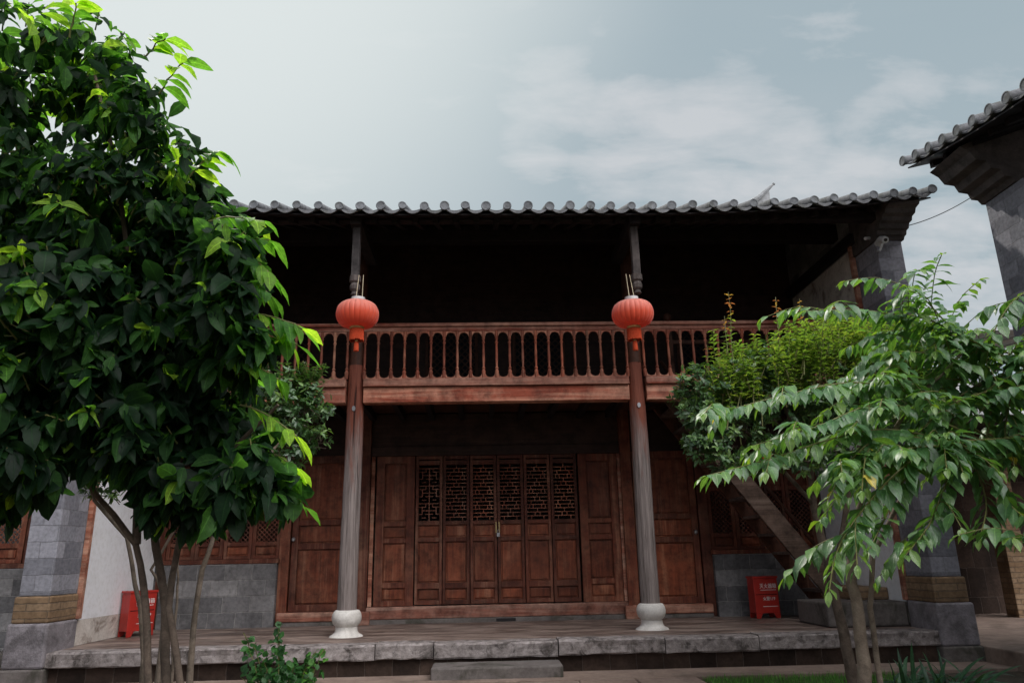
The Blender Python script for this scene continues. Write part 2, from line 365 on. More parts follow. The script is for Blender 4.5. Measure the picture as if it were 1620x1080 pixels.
# ---------------------------------------------------------------- ground
ZG = -.376
YK, YC, YW, YE, XM = 9.364, 10.45, 12.31, 8.8, .19       # kerb, columns, front wall, eave, middle of the house
XL, XR = -5.12, 5.5                                       # inner faces of the gable walls
tag(MB().add([(-150, -150, ZG), (150, -150, ZG), (150, 150, ZG), (-150, 150, ZG)], [(0, 1, 2, 3)]).build('courtyard_ground', M['soil']), kind='structure')
p_ = MB().box(-9, 12, 8.75, YK-.002, ZG-.2, ZG+.035)
tag(p_.build('stone_path', M['paving'], bevel=.008), kind='structure')
p_ = MB()
for i, (x0, x1) in enumerate(((-.62, .35), (.36, 1.0), (1.01, 1.62), (1.63, 2.3))): p_.box(x0, x1, 8.2, 8.745, ZG-.2, ZG+.02+.004*i)
p_.box(.0, .8, 3, 8.19, ZG-.2, ZG+.018); p_.box(.81, 1.6, 3, 8.19, ZG-.2, ZG+.022)
tag(p_.build('stone_walkway', M['paving'], bevel=.01), kind='structure')
tag(MB().box(5.93, 12, 8.3, 14.5, ZG-.1, -.17).build('passage_floor', M['paving'], bevel=.02), kind='structure')

# ---------------------------------------------------------------- the timber house
house = thing('timber_house', (XM, YW, 0), 'two storey red timber house with carved doors, railed balcony and grey tiled roof', 'house')
# terrace
tr = MB().box(XL-.3, XR+.3, YK+.32, YW+.3, ZG, -.004).build('terrace', M['floor'], house)
MB().box(XL+.02, XR-.02, YK+.06, YK+.30, ZG, -.17).build('brick_riser', M['brick_riser'], tr)
kx = [XL+.02, -3.9, -2.55, -1.30, -.62, .85, 2.12, 3.25, 4.35, XR-.02]
kr = random.Random(3)
for a, b in zip(kx, kx[1:]):
    prof = []
    dz, dy = kr.uniform(-.008, .006), kr.uniform(-.015, .01)
    mb = MB()
    n = 9; grid = []
    sec = [(YK+.31, -.17), (YK+.0, -.17), (YK-.012, -.155), (YK-.008, -.08), (YK-.012, -.02), (YK+.008, -.002), (YK+.03, 0), (YK+.18, 0), (YK+.31, 0)]
    vv = []
    for i in range(n+1):
        x = a+.006+(b-a-.012)*i/n
        for (yy, z) in sec: vv.append((x, yy+dy+kr.uniform(-.007, .007), z+dz+kr.uniform(-.005, .005)))
    m_ = len(sec); ff = [tuple(range(m_)), tuple(range(n*m_+m_-1, n*m_-1, -1))]
    for i in range(n):
        for j in range(m_): ff.append((i*m_+j, (i+1)*m_+j, (i+1)*m_+(j+1) % m_, i*m_+(j+1) % m_))
    mb.add(vv, ff).build('kerb_stone', M['stone'], tr, origin=(a, YK, 0))
MB().box(-.62, .86, 8.93, YK+.04, ZG, -.215).build('step_stone', M['step'], tr, bevel=.02)

# columns with stone bases
def make_column(x):
    prof = [(.142, .30), (.139, .8), (.136, 1.5), (.133, 2.4), (.130, 3.06)]
    mb = MB(); vv = []; ff = []; n = 28; cr = random.Random(int(x*100))
    zs = [.29+i*(3.35/22) for i in range(23)]
    for z in zs:
        r = .129-.013*z/3.4
        for k in range(n):
            a = 2*math.pi*k/n; rr = r+cr.uniform(-.0022, .0022); vv.append((x+rr*math.cos(a)-.004*math.sin(z*2), YC+rr*math.sin(a), z))
    for j in range(len(zs)-1):
        for k in range(n): ff.append((j*n+k, j*n+(k+1) % n, (j+1)*n+(k+1) % n, (j+1)*n+k))
    ff.append(tuple(range(n-1, -1, -1))); ff.append(tuple(range((len(zs)-1)*n, len(zs)*n)))
    c = mb.add(vv, ff).build('column', M['column'], house, origin=(x, YC, 0), smooth=True)
    b = MB().lathe((x, YC, 0), [(.13, .11), (.145, .125), (.176, .155), (.190, .195), (.194, .235), (.187, .275), (.17, .305), (.155, .32), (.135, .325)], 36)
    b.build('round_base', M['white_stone'], c, origin=(x, YC, 0), smooth=True)
    q = MB().lathe((x, YC, 0), [(.225, -.01), (.21, .012), (.175, .03), (.152, .05), (.143, .08), (.143, .11), (.135, .118)], 36)
    q.build('plinth', M['white_stone'], c, origin=(x, YC, 0), smooth=True)
    v = []; mb = MB()
    for k in range(20): v.append((x+.024*math.cos(k*math.pi/10), YC-.118, 3.0+.036*math.sin(k*math.pi/10)))
    v2 = [(p[0], YC-.134, p[2]) for p in v]
    mb.add(v+v2, [tuple(range(20)), tuple(range(39, 19, -1))]+[(i, i+20, (i+1) % 20+20, (i+1) % 20) for i in range(20)])
    if XL+1 < x < XR-1: mb.build('oval_tag', M['steel'], c, origin=(x, YC, 3.0))
    # upper, thinner length of the column in the balcony
    return c
for x in (-1.835, 2.21): make_column(x)
for x in (-1.835, 2.21):
    MB().lathe((x, YC, 3.64), [(.118, 0), (.115, 1.2), (.112, 2.45)], 20).build('upper_column', M['brown_v'], house, origin=(x, YC, 3.64), smooth=True)
# floor beam, moulding, balcony floor
YB = YC-.10
for a, b in ((XL, -1.835-.125), (-1.835+.125, 2.21-.125), (2.21+.125, XR)):
    MB().box(a, b, YB-.03, YB+.16, 3.08, 3.30).build('floor_beam', M['red_x'], house, origin=(a, YB, 3.08), bevel=.008)
    MB().box(a, b, YB-.06, YB+.16, 3.325, 3.42).box(a, b, YB-.08, YB+.16, 3.305, 3.325).build('bottom_rail', M['red_x'], house, origin=(a, YB, 3.31), bevel=.005)
MB().box(XL, XR, YC+.08, YW, 3.30, 3.345).build('balcony_floor', M['brown_v'], house)
jm = MB()
for i in range(22): jm.box(XL+.3+i*.49, XL+.38+i*.49, YC+.06, YW, 3.17, 3.298)
jm.build('floor_joists', M['dark_y'], house)
# railing
rail = MB().box(XL, XR, YB-.055, YB+.09, 4.195, 4.245).box(XL, XR, YB-.02, YB+.06, 4.13, 4.193).build('railing', M['red_x'], house, origin=(XM, YB, 3.42), bevel=.006)
def arches(xs, z0, z1, flip):
    "board with a half round cut out between neighbouring balusters"
    mb = MB(); K = 8
    for a, b in zip(xs, xs[1:]):
        prof = []
        r = (b-a)/2-.028
        for k in range(K+1):
            t = math.pi*k/K; xx = (a+b)/2-r*math.cos(t); hh = math.sin(t)*(abs(z1-z0)-.018)
            prof.append((xx, hh))
        s = -1 if flip else 1
        base = z0
        top = z1
        v = []; f = []
        pts = [(a, 0)]+prof+[(b, 0)]
        for (xx, hh) in pts:
            for yy in (YB-.008, YB+.03):
                v.append((xx, yy, base+s*hh)); v.append((xx, yy, top))
        for i in range(len(pts)-1):
            o = i*4; f += [(o, o+4, o+5, o+1), (o+2, o+3, o+7, o+6), (o, o+2, o+6, o+4), (o+1, o+5, o+7, o+3)]
        mb.add(v, f)
    return mb
bal = None
for a, b in ((XL+.02, -1.96), (-1.71, 2.085), (2.335, XR-.02)):
    n = max(2, round((b-a)/.186)); xs = [a+(b-a)*i/n for i in range(n+1)]
    arches(xs, 4.055, 4.13, False).build('arched_board', M['red_x'], rail, origin=(a, YB, 4.0))
    arches(xs, 3.49, 3.42, True).build('arched_board', M['red_x'], rail, origin=(a, YB, 3.42))
    for i, x in enumerate(xs):
        if bal is None:
            prof = [(.024, 0), (.027, .07), (.030, .10), (.017, .125), (.027, .145), (.014, .17), (.019, .26), (.020, .33), (.015, .50), (.026, .53), (.014, .555), (.024, .585), (.024, .70)]
            bal = MB().lathe((x, YB-.004, 3.425), prof, 10).build('baluster', M['red_v'], rail, origin=(x, YB, 3.425), smooth=True)
        else: dup(bal, (x, YB, 3.425), rail)
nw = MB().box(2.86, 2.95, 11.0, 11.09, 3.34, 4.42).lathe((2.905, 11.045, 4.42), [(.05, 0), (.03, .03), (.028, .05), (.055, .08), (.065, .12), (.055, .16), (.02, .19)], 16)
nw.build('newel_post', M['brown_v'], house, origin=(2.905, 11.045, 3.34), bevel=0)
MB().box(2.95, 4.9, 11.02, 11.07, 4.10, 4.16).build('stairwell_rail', M['brown_v'], house, origin=(3, 11, 4))
# ground-floor front wall
for x in (-1.95, 2.33):
    MB().box(x-.09, x+.09, YW-.09, YW+.1, .0, 3.3).build('wall_post', M['door'], house, origin=(x, YW, 0), bevel=.01)
for x, w_ in ((-3.17, .08), (3.56, .08), (XL+.04, .06), (XR-.04, .06)):
    MB().box(x-w_, x+w_, YW-.07, YW+.08, .0, 3.3).build('wall_post', M['door'], house, origin=(x, YW, 0), bevel=.01)
MB().box(-1.86, 2.24, YW-.08, YW+.10, .062, .245).build('door_sill', M['sill'], house, origin=(XM, YW, .06), bevel=.015)
MB().box(-1.9, 2.3, YW-.12, YW+.10, -.01, .060).build('sill_stone', M['step'], house, origin=(XM, YW, 0), bevel=.01)
MB().box(.16, .46, YW-.128, YW-.10, .008, .048).build('air_slot', M['black'], house, origin=(.3, YW-.12, .02))
for x in (-1.93, 2.31): MB().box(x-.14, x+.14, YW-.2, YW-.09, -.01, .19).build('post_block', M['sill'], house, origin=(x, YW, 0), bevel=.015)
for a, b in ((-1.86, 2.24),):
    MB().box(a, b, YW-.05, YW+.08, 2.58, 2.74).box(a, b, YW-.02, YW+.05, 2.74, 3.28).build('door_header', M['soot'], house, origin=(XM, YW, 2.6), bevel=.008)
def frame_panel(mb, pm, x0, x1, rails, panels, st=.045, y=YW, dep=.08):
    z0, z1 = rails[0][0], rails[-1][1]
    mb.box(x0, x0+st, y-dep/2, y+dep/2, z0, z1); mb.box(x1-st, x1, y-dep/2, y+dep/2, z0, z1)
    for a, b in rails: mb.box(x0+st, x1-st, y-dep/2+.003, y+dep/2, a, b)
    for a, b in panels:
        q_ = MB(); pm.append(((x0, y, a), q_)); q_.box(x0+st, x1-st, y-.004, y+.01, a, b)
        q_.prism([(x0+st+.025, a+.025), (x1-st-.025, a+.025), (x1-st-.025, b-.025), (x0+st+.025, b-.025)], 1, y-.022, y-.005)
def panels(p, o):
    for og, q_ in p: q_.build('carved_panel', M['panel'], o, origin=og, bevel=.005)
LW = (1.52+1.12)/6
def lattice_a(x0, x1, z0, z1, y):     # interlocking fret
    mb = MB(); w_ = .0062; nx = 6; nz = round((z1-z0)/((x1-x0)/nx)); dx = (x1-x0)/nx; dz = (z1-z0)/nz
    rr = random.Random(5)
    def hb(i0, i1, j): mb.box(x0+i0*dx-w_, x0+i1*dx+w_, y-.006, y+.006, z0+j*dz-w_, z0+j*dz+w_)
    def vb(i, j0, j1): mb.box(x0+i*dx-w_, x0+i*dx+w_, y-.0075, y+.0075, z0+j0*dz+w_, z0+j1*dz-w_)
    for j in range(0, nz):
        k = j % 5
        if k == 0: hb(0, 6, j)
        elif k == 1: hb(1, 2, j); hb(4, 5, j); vb(3, j-1, j+2)
        elif k == 2: hb(0, 1, j); hb(2, 4, j); hb(5, 6, j)
        elif k == 3: hb(1, 5, j); vb(1, j-1, j+1); vb(5, j-1, j+1)
        else: hb(0, 2, j); hb(4, 6, j); vb(3, j-1, j+1); vb(2, j, j+1); vb(4, j, j+1)
    return mb
def lattice_b(x0, x1, z0, z1, y):     # close level bars tied by short uprights
    mb = MB(); w_ = .0058; n = int((z1-z0)/.06); dz = (z1-z0)/n
    for j in range(1, n):
        mb.box(x0, x1, y-.006, y+.006, z0+j*dz-w_, z0+j*dz+w_)
    for j in range(n):
        ps = (.2, .8) if j % 4 == 0 else (.38, .62) if j % 4 == 1 else (.5,) if j % 4 == 2 else (.12, .3, .7, .88)
        for q in ps: xx = x0+(x1-x0)*q; mb.box(xx-w_, xx+w_, y-.0075, y+.0075, z0+j*dz+w_, z0+(j+1)*dz-w_)
    return mb
def door_leaf(x0, lat, lab=None):
    x1 = x0+LW-.012; f = MB(); p = []
    frame_panel(f, p, x0, x1, [(.262, .325), (.50, .585), (1.21, 1.275), (1.47, 1.53), (2.43, 2.50), (2.52, 2.575)], [(.325, .50), (.585, 1.21), (1.275, 1.47)])
    o = f.build('door_leaf', M['door'], house, origin=(x0, YW, .262), bevel=.004)
    panels(p, o)
    lat(x0+.045, x1-.045, 1.53, 2.43, YW+.005).build('lattice', M['red_v'], o, origin=(x0, YW, .262))
    if lab: o['label'] = lab
    return o
l1 = door_leaf(-1.12, lattice_a, 'door leaf with open square fretwork')
l2 = door_leaf(-1.12+LW, lattice_b)
for i in range(2, 6): last = dup(l2, (-1.12+LW*i, YW+(.012 if i in (2, 3) else 0), .262), house)
hs = MB().box(.165, .185, YW-.045, YW-.028, 1.33, 1.50).box(.215, .235, YW-.045, YW-.028, 1.33, 1.50).build('door_hasp', M['brass'], house, origin=(.2, YW, 1.4))
pk = MB().box(.185, .232, YW-.085, YW-.06, 1.27, 1.33)
pk.tube([(.192, YW-.072, 1.325), (.194, YW-.072, 1.365), (.208, YW-.072, 1.38), (.222, YW-.072, 1.365), (.225, YW-.072, 1.325)], .005, 8)
pk.build('padlock', M['steel'], hs, origin=(.208, YW-.07, 1.27), bevel=.004)
for x0, x1 in ((-1.76, -1.14), (1.54, 2.18)):       # fixed panels either side
    f = MB(); p = []
    frame_panel(f, p, x0, x1, [(.25, .33), (.52, .60), (1.20, 1.27), (1.46, 1.53), (2.46, 2.575)], [(.33, .52), (.60, 1.20), (1.27, 1.46), (1.53, 2.46)], .13)
    o = f.build('side_panel', M['door'], house, origin=(x0, YW, .25), bevel=.005); panels(p, o)
for x in (-1.82, 2.22): MB().box(x-.03, x+.03, YW-.035, YW+.03, .25, 2.575).build('door_jamb', M['sill'], house, origin=(x, YW, .25), bevel=.004)
for x0, x1, s in ((-3.07, -2.06, -1), (2.44, 3.46, 1)):   # plain side doors
    f = MB(); p = []
    frame_panel(f, p, x0, x1, [(.20, .30), (1.13, 1.22), (1.50, 1.58), (2.48, 2.60)], [(.30, 1.13), (1.22, 1.50), (1.58, 2.48)], .10)
    o = f.build('side_door', M['door'], house, origin=(x0, YW, .2), bevel=.005); panels(p, o)
    kx_ = x0+.03 if s < 0 else x1-.05
    MB().lathe((kx_, YW-.06, 1.30), [(.01, -.05), (.028, -.035), (.03, 0), (.012, .02)], 12).box(kx_-.012, kx_+.012, YW-.06, YW-.02, 1.28, 1.31).build('door_knob', M['steel'], o, origin=(kx_, YW-.05, 1.3), smooth=True)
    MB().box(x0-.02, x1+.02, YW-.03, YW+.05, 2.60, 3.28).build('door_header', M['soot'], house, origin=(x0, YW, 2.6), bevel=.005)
    MB().box(x0-.14, x1+.1, YW-.16, YW+.08, .06, .195).build('door_sill', M['sill'], house, origin=(x0, YW, .1), bevel=.015)
    MB().box(x0-.14, x1+.1, YW-.14, YW+.08, -.01, .058).build('sill_stone', M['step'], house, origin=(x0, YW, 0), bevel=.01)
def diag(x0, x1, z0, z1, y, s=.075, w_=.008):
    mb = MB(); k = x0-(z1-z0)
    while k < x1:
        for sg in (1, -1):
            a, b = max(0, x0-k), min(z1-z0, x1-k)
            if b > a:
                za, zb = (z0+a, z0+b) if sg > 0 else (z1-a, z1-b)
                d = w_*.7; yy = y+sg*.004
                mb.add([(k+a-d, yy-.004, za+d*sg), (k+b-d, yy-.004, zb+d*sg), (k+b+d, yy-.004, zb-d*sg), (k+a+d, yy-.004, za-d*sg),
                        (k+a-d, yy+.003, za+d*sg), (k+b-d, yy+.003, zb+d*sg), (k+b+d, yy+.003, zb-d*sg), (k+a+d, yy+.003, za-d*sg)],
                       [(0, 1, 2, 3), (7, 6, 5, 4), (0, 4, 5, 1), (1, 5, 6, 2), (2, 6, 7, 3), (3, 7, 4, 0)])
        k += s
    return mb
for x0, x1, n in ((XL+.10, -3.25, 4), (3.64, XR-.10, 4)):
    wb = MB().box(x0-.0, x1, YW-.16, YW+.10, -.01, .93).build('brick_wall', M['brick'], house, origin=(x0, YW, 0), bevel=.006)
    MB().box(x0-.02, x1+.02, YW-.17, YW+.08, .932, 1.00).build('window_sill', M['door'], house, origin=(x0, YW, .93), bevel=.006)
    ww = (x1-x0)/n
    for i in range(n):
        f = MB(); p = []; a, b = x0+i*ww+.003, x0+(i+1)*ww-.003
        frame_panel(f, p, a, b, [(1.003, 1.05), (1.20, 1.26), (1.93, 2.00), (2.35, 2.45)], [(1.05, 1.20), (2.00, 2.35)], .055)
        o = f.build('window', M['door'], house, origin=(a, YW, 1), bevel=.004); panels(p, o)
        diag(a+.055, b-.055, 1.26, 1.93, YW).build('lattice', M['door'], o, origin=(a, YW, 1))
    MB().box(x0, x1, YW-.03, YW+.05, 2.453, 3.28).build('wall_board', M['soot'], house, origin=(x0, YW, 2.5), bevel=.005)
# upper front wall with windows, eave beams
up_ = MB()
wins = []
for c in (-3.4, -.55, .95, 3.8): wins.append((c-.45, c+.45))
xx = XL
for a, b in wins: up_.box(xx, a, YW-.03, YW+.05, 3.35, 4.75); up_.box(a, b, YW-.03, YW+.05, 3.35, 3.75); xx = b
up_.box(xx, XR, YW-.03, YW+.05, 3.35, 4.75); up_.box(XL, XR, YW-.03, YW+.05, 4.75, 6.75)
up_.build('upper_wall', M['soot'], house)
for a, b in wins:
    f = MB(); f.box(a, a+.05, YW-.05, YW, 3.75, 4.75); f.box(b-.05, b, YW-.05, YW, 3.75, 4.75); f.box(a+.05, b-.05, YW-.05, YW, 3.75, 3.8); f.box(a+.05, b-.05, YW-.05, YW, 4.7, 4.75)
    o = f.build('window', M['brown_v'], house, origin=(a, YW, 3.75), bevel=.004)
    MB().box(a+.05, b-.05, YW+.0, YW+.01, 3.8, 4.7).build('pane', M['blue_glass'], o, origin=(a, YW, 3.75))
    diag(a+.05, b-.05, 3.8, 4.7, YW-.02, .12, .012).build('lattice', M['soot'], o, origin=(a, YW, 3.75))
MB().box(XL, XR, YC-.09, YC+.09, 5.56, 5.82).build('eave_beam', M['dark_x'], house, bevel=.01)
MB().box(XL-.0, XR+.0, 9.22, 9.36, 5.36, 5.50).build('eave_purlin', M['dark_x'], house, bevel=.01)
for x in (-1.672, 2.04):
    MB().box(x-.075, x+.075, 8.98, YC, 5.20, 5.36).build('cantilever_beam', M['dark_y'], house, origin=(x, YC, 5.2), bevel=.008)
    hp = MB().box(x-.05, x+.05, 9.08, 9.18, 4.52, 5.20).build('hanging_post', M['post'], house, origin=(x, 9.13, 4.9), bevel=.006)
    cb = MB().lathe((x, 9.13, 4.24), [(.02, 0), (.055, .02), (.035, .06), (.065, .09), (.07, .14), (.05, .18), (.075, .2), (.075, .28)], 8)
    cb.build('carved_drop', M['post'], hp, origin=(x, 9.13, 4.34), bevel=.004)
# gable walls and piers
for s, xi in ((-1, XL), (1, XR)):
    x0, x1 = (xi-.36, xi) if s < 0 else (xi, xi+.36)
    gw = [(YK+.60, ZG), (17.4, ZG), (17.4, 5.3), (13.6, 7.37), (YK+.60, 5.79)]
    g = MB().prism(gw, 0, x0, x1).build('gable_wall', M['brick'], house, origin=(xi, YW, 0))
    e = xi-s*.012
    MB().box(min(e, xi-s*.001), max(e, xi-s*.001), YK+.68, YW-.17, .30, 3.15).build('plaster_face', M['plaster'], g, origin=(e, YW, 0))
    MB().box(min(e, xi-s*.001), max(e, xi-s*.001), YK+.68, YW-.17, .0, .298).build('plaster_foot', M['plaster_dirty'], g, origin=(e, YW, 0))
    MB().box(min(e, xi-s*.001), max(e, xi-s*.001), YK+.78, YW-.1, 3.36, 5.25).build('plaster_face', M['plaster_dirty'], g, origin=(e, YW, 0))
    e2 = xi-s*.06
    MB().box(min(e2, xi), max(e2, xi), YK+.60, YK+.675, .32, 5.28).build('edge_board', M['sill'], g, origin=(e2, YW, 0), bevel=.004)
    MB().box(min(xi-s*.10, xi), max(xi-s*.10, xi), YK+.5, YW, 5.28, 5.44).build('side_beam', M['dark_y'], g, origin=(e2, YW, 5), bevel=.004)
    pr = MB().box(x0-.0, x1, YK-.0, YK+.595, .62, 5.10).build('pier', M['brick_pier'], house, origin=(xi, YK, .3), bevel=.01)
    MB().box(x0-.03, x1+.03, YK-.03, YK+.6, .32, .618).build('tan_course', M['brick_tan'], pr, origin=(xi, YK, .3), bevel=.02)
    MB().box(x0-.05, x1+.06, YK-.06, YK+.6, -.17, .318).build('foot_block', M['block'], pr, origin=(xi, YK, 0), bevel=.025)
    MB().box(x0-.07, x1+.08, YK-.08, YK+.6, ZG-.1, -.172).build('foot_block', M['step'], pr, origin=(xi, YK, 0), bevel=.02)
    cp = [(YK+.6, 5.102), (YK-.02, 5.102), (YK-.05, 5.14), (YK-.10, 5.15), (YK-.12, 5.20), (YK-.18, 5.21), (YK-.21, 5.27), (YK-.28, 5.28), (YK-.30, 5.33), (YK-.38, 5.345), (YK-.41, 5.40), (YK-.5, 5.42), (YK-.53, 5.47), (YK-.2, 5.6), (YK+.6, 5.9)]
    MB().prism(cp, 0, x0-.03, x1+.03).build('corbel', M['soot_stone'], pr, origin=(xi, YK, 5.1))
MB().box(XL-.3, XR+.3, 17.1, 17.4, ZG, 5.3).build('rear_wall', M['brick'], house)
MB().box(XL, XR, YW+.1, 17.1, 3.2, 3.34).build('room_ceiling', M['dark_y'], house)

# roof
YR, ZR = 13.6, 7.42
def ez(x): return 5.335+.24*(max(0, abs(x-XM)-1.5)/4.4)**2.2
def rz(x, t): return ez(x)*(1-t)+ZR*t-.10*math.sin(math.pi*t)
X0, X1 = -5.66, 6.04
PT = .27; NT = round((X1-X0)/PT)
PT = (X1-X0)/NT
def roof_sheet(fz, y0, y1, x0, nt, pt, th=.025):
    mb = MB(); K = 6; J = 10; vv = []; W = nt*K+1
    for lay in (0, 1):
        for j in range(J+1):
            t = j/J
            for i in range(W):
                x = x0+i*pt/K; ph = (i % K)/K
                vv.append((x, y0+(y1-y0)*t, fz(x, t)-.045*math.sin(math.pi*ph)-lay*th))
    ff = []; q = (J+1)*W
    for j in range(J):
        for i in range(W-1):
            a = j*W+i; ff.append((a, a+1, a+W+1, a+W)); ff.append((q+a, q+a+W, q+a+W+1, q+a+1))
    for i in range(W-1): ff.append((i, q+i, q+i+1, i+1)); a = J*W+i; ff.append((a, a+1, q+a+1, q+a))
    for j in range(J):
        a = j*W; ff.append((a, a+W, q+a+W, q+a)); a = j*W+W-1; ff.append((a, q+a, q+a+W, a+W))
    return mb.add(vv, ff)
roof = roof_sheet(rz, YE, YR, X0, NT, PT).build('roof', M['tile'], house, origin=(XM, YR, ZR), smooth=False)
jr = random.Random(11)
ct_ = MB()
for i in range(NT+1):
    x = X0+i*PT; pts = [(x, YE-.015+(YR-YE)*j/10, rz(x, j/10)+.018) for j in range(11)]
    ct_.tube(pts, [.053]*11, 12)
ct_.build('cover_tiles', M['tile'], roof, origin=(XM, YR, ZR), smooth=True)
ec = None
for i in range(NT+1):
    x = X0+i*PT+jr.uniform(-.008, .008); z = ez(x)+.016+jr.uniform(-.008, .008)
    if ec is None:
        mb = MB(); prof = [(.056, 0), (.061, .006), (.061, .03), (.05, .032), (.044, .026), (.02, .025), (.0, .034)]
        tmp = MB().lathe((0, 0, 0), prof[:-1], 18); mb.add([(p[0], -p[2], p[1]) for p in tmp.v], tmp.f)
        mb.v = [(p[0]+x, p[1]+YE-.012, p[2]+z) for p in mb.v]
        ec = mb.build('round_end_tile', M['tile_end'], roof, origin=(x, YE, z), smooth=True)
    else:
        e_ = dup(ec, (x, YE, z), roof); e_.rotation_euler = (jr.uniform(-.12, .12), jr.uniform(0, 6.28), jr.uniform(-.12, .12)); k_ = jr.uniform(.88, 1.06); e_.scale = (k_, 1, k_*jr.uniform(.92, 1.02))
    if i < NT:
        xc = x+PT/2; mb = MB(); vv = []
        for k in range(9):
            q = -1+k/4; xx_ = xc+q*PT*.40
            for zz_ in (-.018-.03*(1-q*q), -.036-.055*(1-q*q)):
                for yy in (YE-.03, YE-.008): vv.append((xx_, yy, ez(xc)+zz_))
        ff = []
        for k in range(8):
            o = k*4; ff += [(o, o+4, o+6, o+2), (o+1, o+3, o+7, o+5), (o, o+1, o+5, o+4), (o+2, o+6, o+7, o+3)]
        ct2 = mb.add(vv, ff); ct2.build('drip_tile', M['tile'], roof, origin=(xc, YE, ez(xc)))
ub = MB()
for i in range(24):
    xa, xb = X0+(X1-X0)*i/24, X0+(X1-X0)*(i+1)/24
    for j in range(8):
        ta, tb = j/8+.006, (j+1)/8+(.0 if j == 7 else .006)
        P = lambda x, t, d: (x, YE+(YR-YE)*t, rz(x, t)-d)
        v = [P(xa, ta, .078), P(xb, ta, .078), P(xb, tb, .078), P(xa, tb, .078), P(xa, ta, .098), P(xb, ta, .098), P(xb, tb, .098), P(xa, tb, .098)]
        ub.add(v, [(0, 1, 2, 3), (7, 6, 5, 4), (0, 4, 5, 1), (2, 6, 7, 3)])
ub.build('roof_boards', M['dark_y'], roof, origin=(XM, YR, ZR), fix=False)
rf = MB()
for i in range(NT*1):
    x = X0+(i+.5)*PT; w_ = .035
    if abs(x-XL) < .06 or abs(x-XR) < .06: continue
    for j in range(8):
        ta, tb = .05+j/8*.95, .05+(j+1)/8*.95
        a = (YE+(YR-YE)*ta, rz(x, ta)-.10); b = (YE+(YR-YE)*tb, rz(x, tb)-.10)
        rf.prism([a, b, (b[0], b[1]-.085), (a[0], a[1]-.085)], 0, x-w_, x+w_)
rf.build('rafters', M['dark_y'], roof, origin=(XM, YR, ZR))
MB().prism([(YE+.02, 5.16), (YE+.05, 5.16), (YE+.05, 5.235), (YE+.02, 5.235)], 0, X0, X0).build  # noop
br = roof_sheet(lambda x, t: ZR*(1-t)+5.3*t, YR, 17.9, X0, NT, PT).build('rear_slope', M['tile'], roof, origin=(XM, YR, ZR))
rg = MB(); K = 30
for i in range(K):
    xa, xb = X0+(X1-X0)*i/K, X0+(X1-X0)*(i+1)/K
    f = lambda x: .16*(abs(x-XM)/5.8)**6
    v = []
    for x in (xa, xb):
        for yy, dz in ((YR-.09, -.02), (YR+.09, -.02), (YR+.09, .17), (YR, .22), (YR-.09, .17)): v.append((x, yy, ZR+dz+f(x)))
    rg.add(v, [(0, 1, 2, 3, 4), (9, 8, 7, 6, 5)]+[(k, k+5, (k+1) % 5+5, (k+1) % 5) for k in range(5)])
ridge = rg.build('ridge', M['tile'], roof, origin=(XM, YR, ZR))
for s in (-1, 1):
    if s > 0: p1, p2 = at(1182, 326, YR), at(1224, 291, YR)
    else: p2 = Vector((2*XM-at(1224, 291, YR).x, YR, at(1224, 291, YR).z)); p1 = Vector((2*XM-at(1182, 326, YR).x, YR, at(1182, 326, YR).z))
    d = p2-p1
    pts = [p1-d*.5, p1, p1+d*.45+Vector((0, 0, -.03)), p1+d*.8+Vector((0, 0, -.01)), p2]
    mb = MB().tube(pts, [.10, .085, .06, .035, .018], 8)
    mb.lathe(tuple(p2-Vector((0, 0, .03))), [(.012, 0), (.03, .015), (.03, .04), (.01, .055)], 8)
    x_ = p1.x+d.x*.8
    mb.add([(p1.x+d.x*.2, YR-.02, ZR+.05), (x_, YR-.02, ZR+.05), (x_, YR-.02, p1.z+d.z*.7), (p1.x+d.x*.2, YR-.02, p1.z+d.z*.15),
            (p1.x+d.x*.2, YR+.02, ZR+.05), (x_, YR+.02, ZR+.05), (x_, YR+.02, p1.z+d.z*.7), (p1.x+d.x*.2, YR+.02, p1.z+d.z*.15)],
           [(0, 1, 2, 3), (7, 6, 5, 4), (0, 4, 5, 1), (1, 5, 6, 2), (2, 6, 7, 3), (3, 7, 4, 0)])
    mb.build('ridge_finial', M['tile_pale'], roof, origin=p1)

# ---------------------------------------------------------------- wooden stairs, stone block
stair = thing('wooden_staircase', (5.1, 11.4, 0), 'steep open wooden staircase with a broad brown side board climbing to the balcony', 'staircase')
q0, q1 = at(1165, 771, 10.98), at(1290, 921, 10.98)      # lower edge of the near side board
sd = (q0-q1).normalized(); sn = Vector((-sd.z, 0, sd.x)); sn = sn if sn.z > 0 else -sn
s0 = q1-sd*((q1.z-.12)/sd.z)+sn*.14; s1 = q1+sd*((3.2-q1.z)/sd.z)+sn*.14
s0.y = s1.y = 0
for yy, hw, mt in ((10.98, .14, 'stair'), (11.82, .10, 'brown_v')):
    q = [s0-sn*hw, s1-sn*hw, s1+sn*hw, s0+sn*hw]
    MB().prism([(p.x, p.z) for p in q], 1, yy, yy+.055).build('side_board', M[mt], stair, origin=(5.1, yy, 0), bevel=.008)
for i in range(11):
    c = s0+(s1-s0)*((i+.7)/11.4)
    MB().box(c.x-.13, c.x+.13, 11.037, 11.818, c.z-.025, c.z+.02).build('tread', M['tread'], stair, origin=(c.x, 11.4, c.z), bevel=.006)
for i in range(8):
    c = s0+(s1-s0)*((i+1.)/9)+sn*.13
    MB().box(c.x-.022, c.x+.022, 11.84, 11.88, c.z-.12, c.z+.72).build('baluster', M['brown_v'], stair, origin=(c.x, 11.86, c.z))
hr = [s0+sn*.13+Vector((0, 11.86, .68)), s1+sn*.13+Vector((0, 11.86, .68))]
MB().tube(hr, .03, 8).build('handrail', M['brown_v'], stair, origin=hr[0])
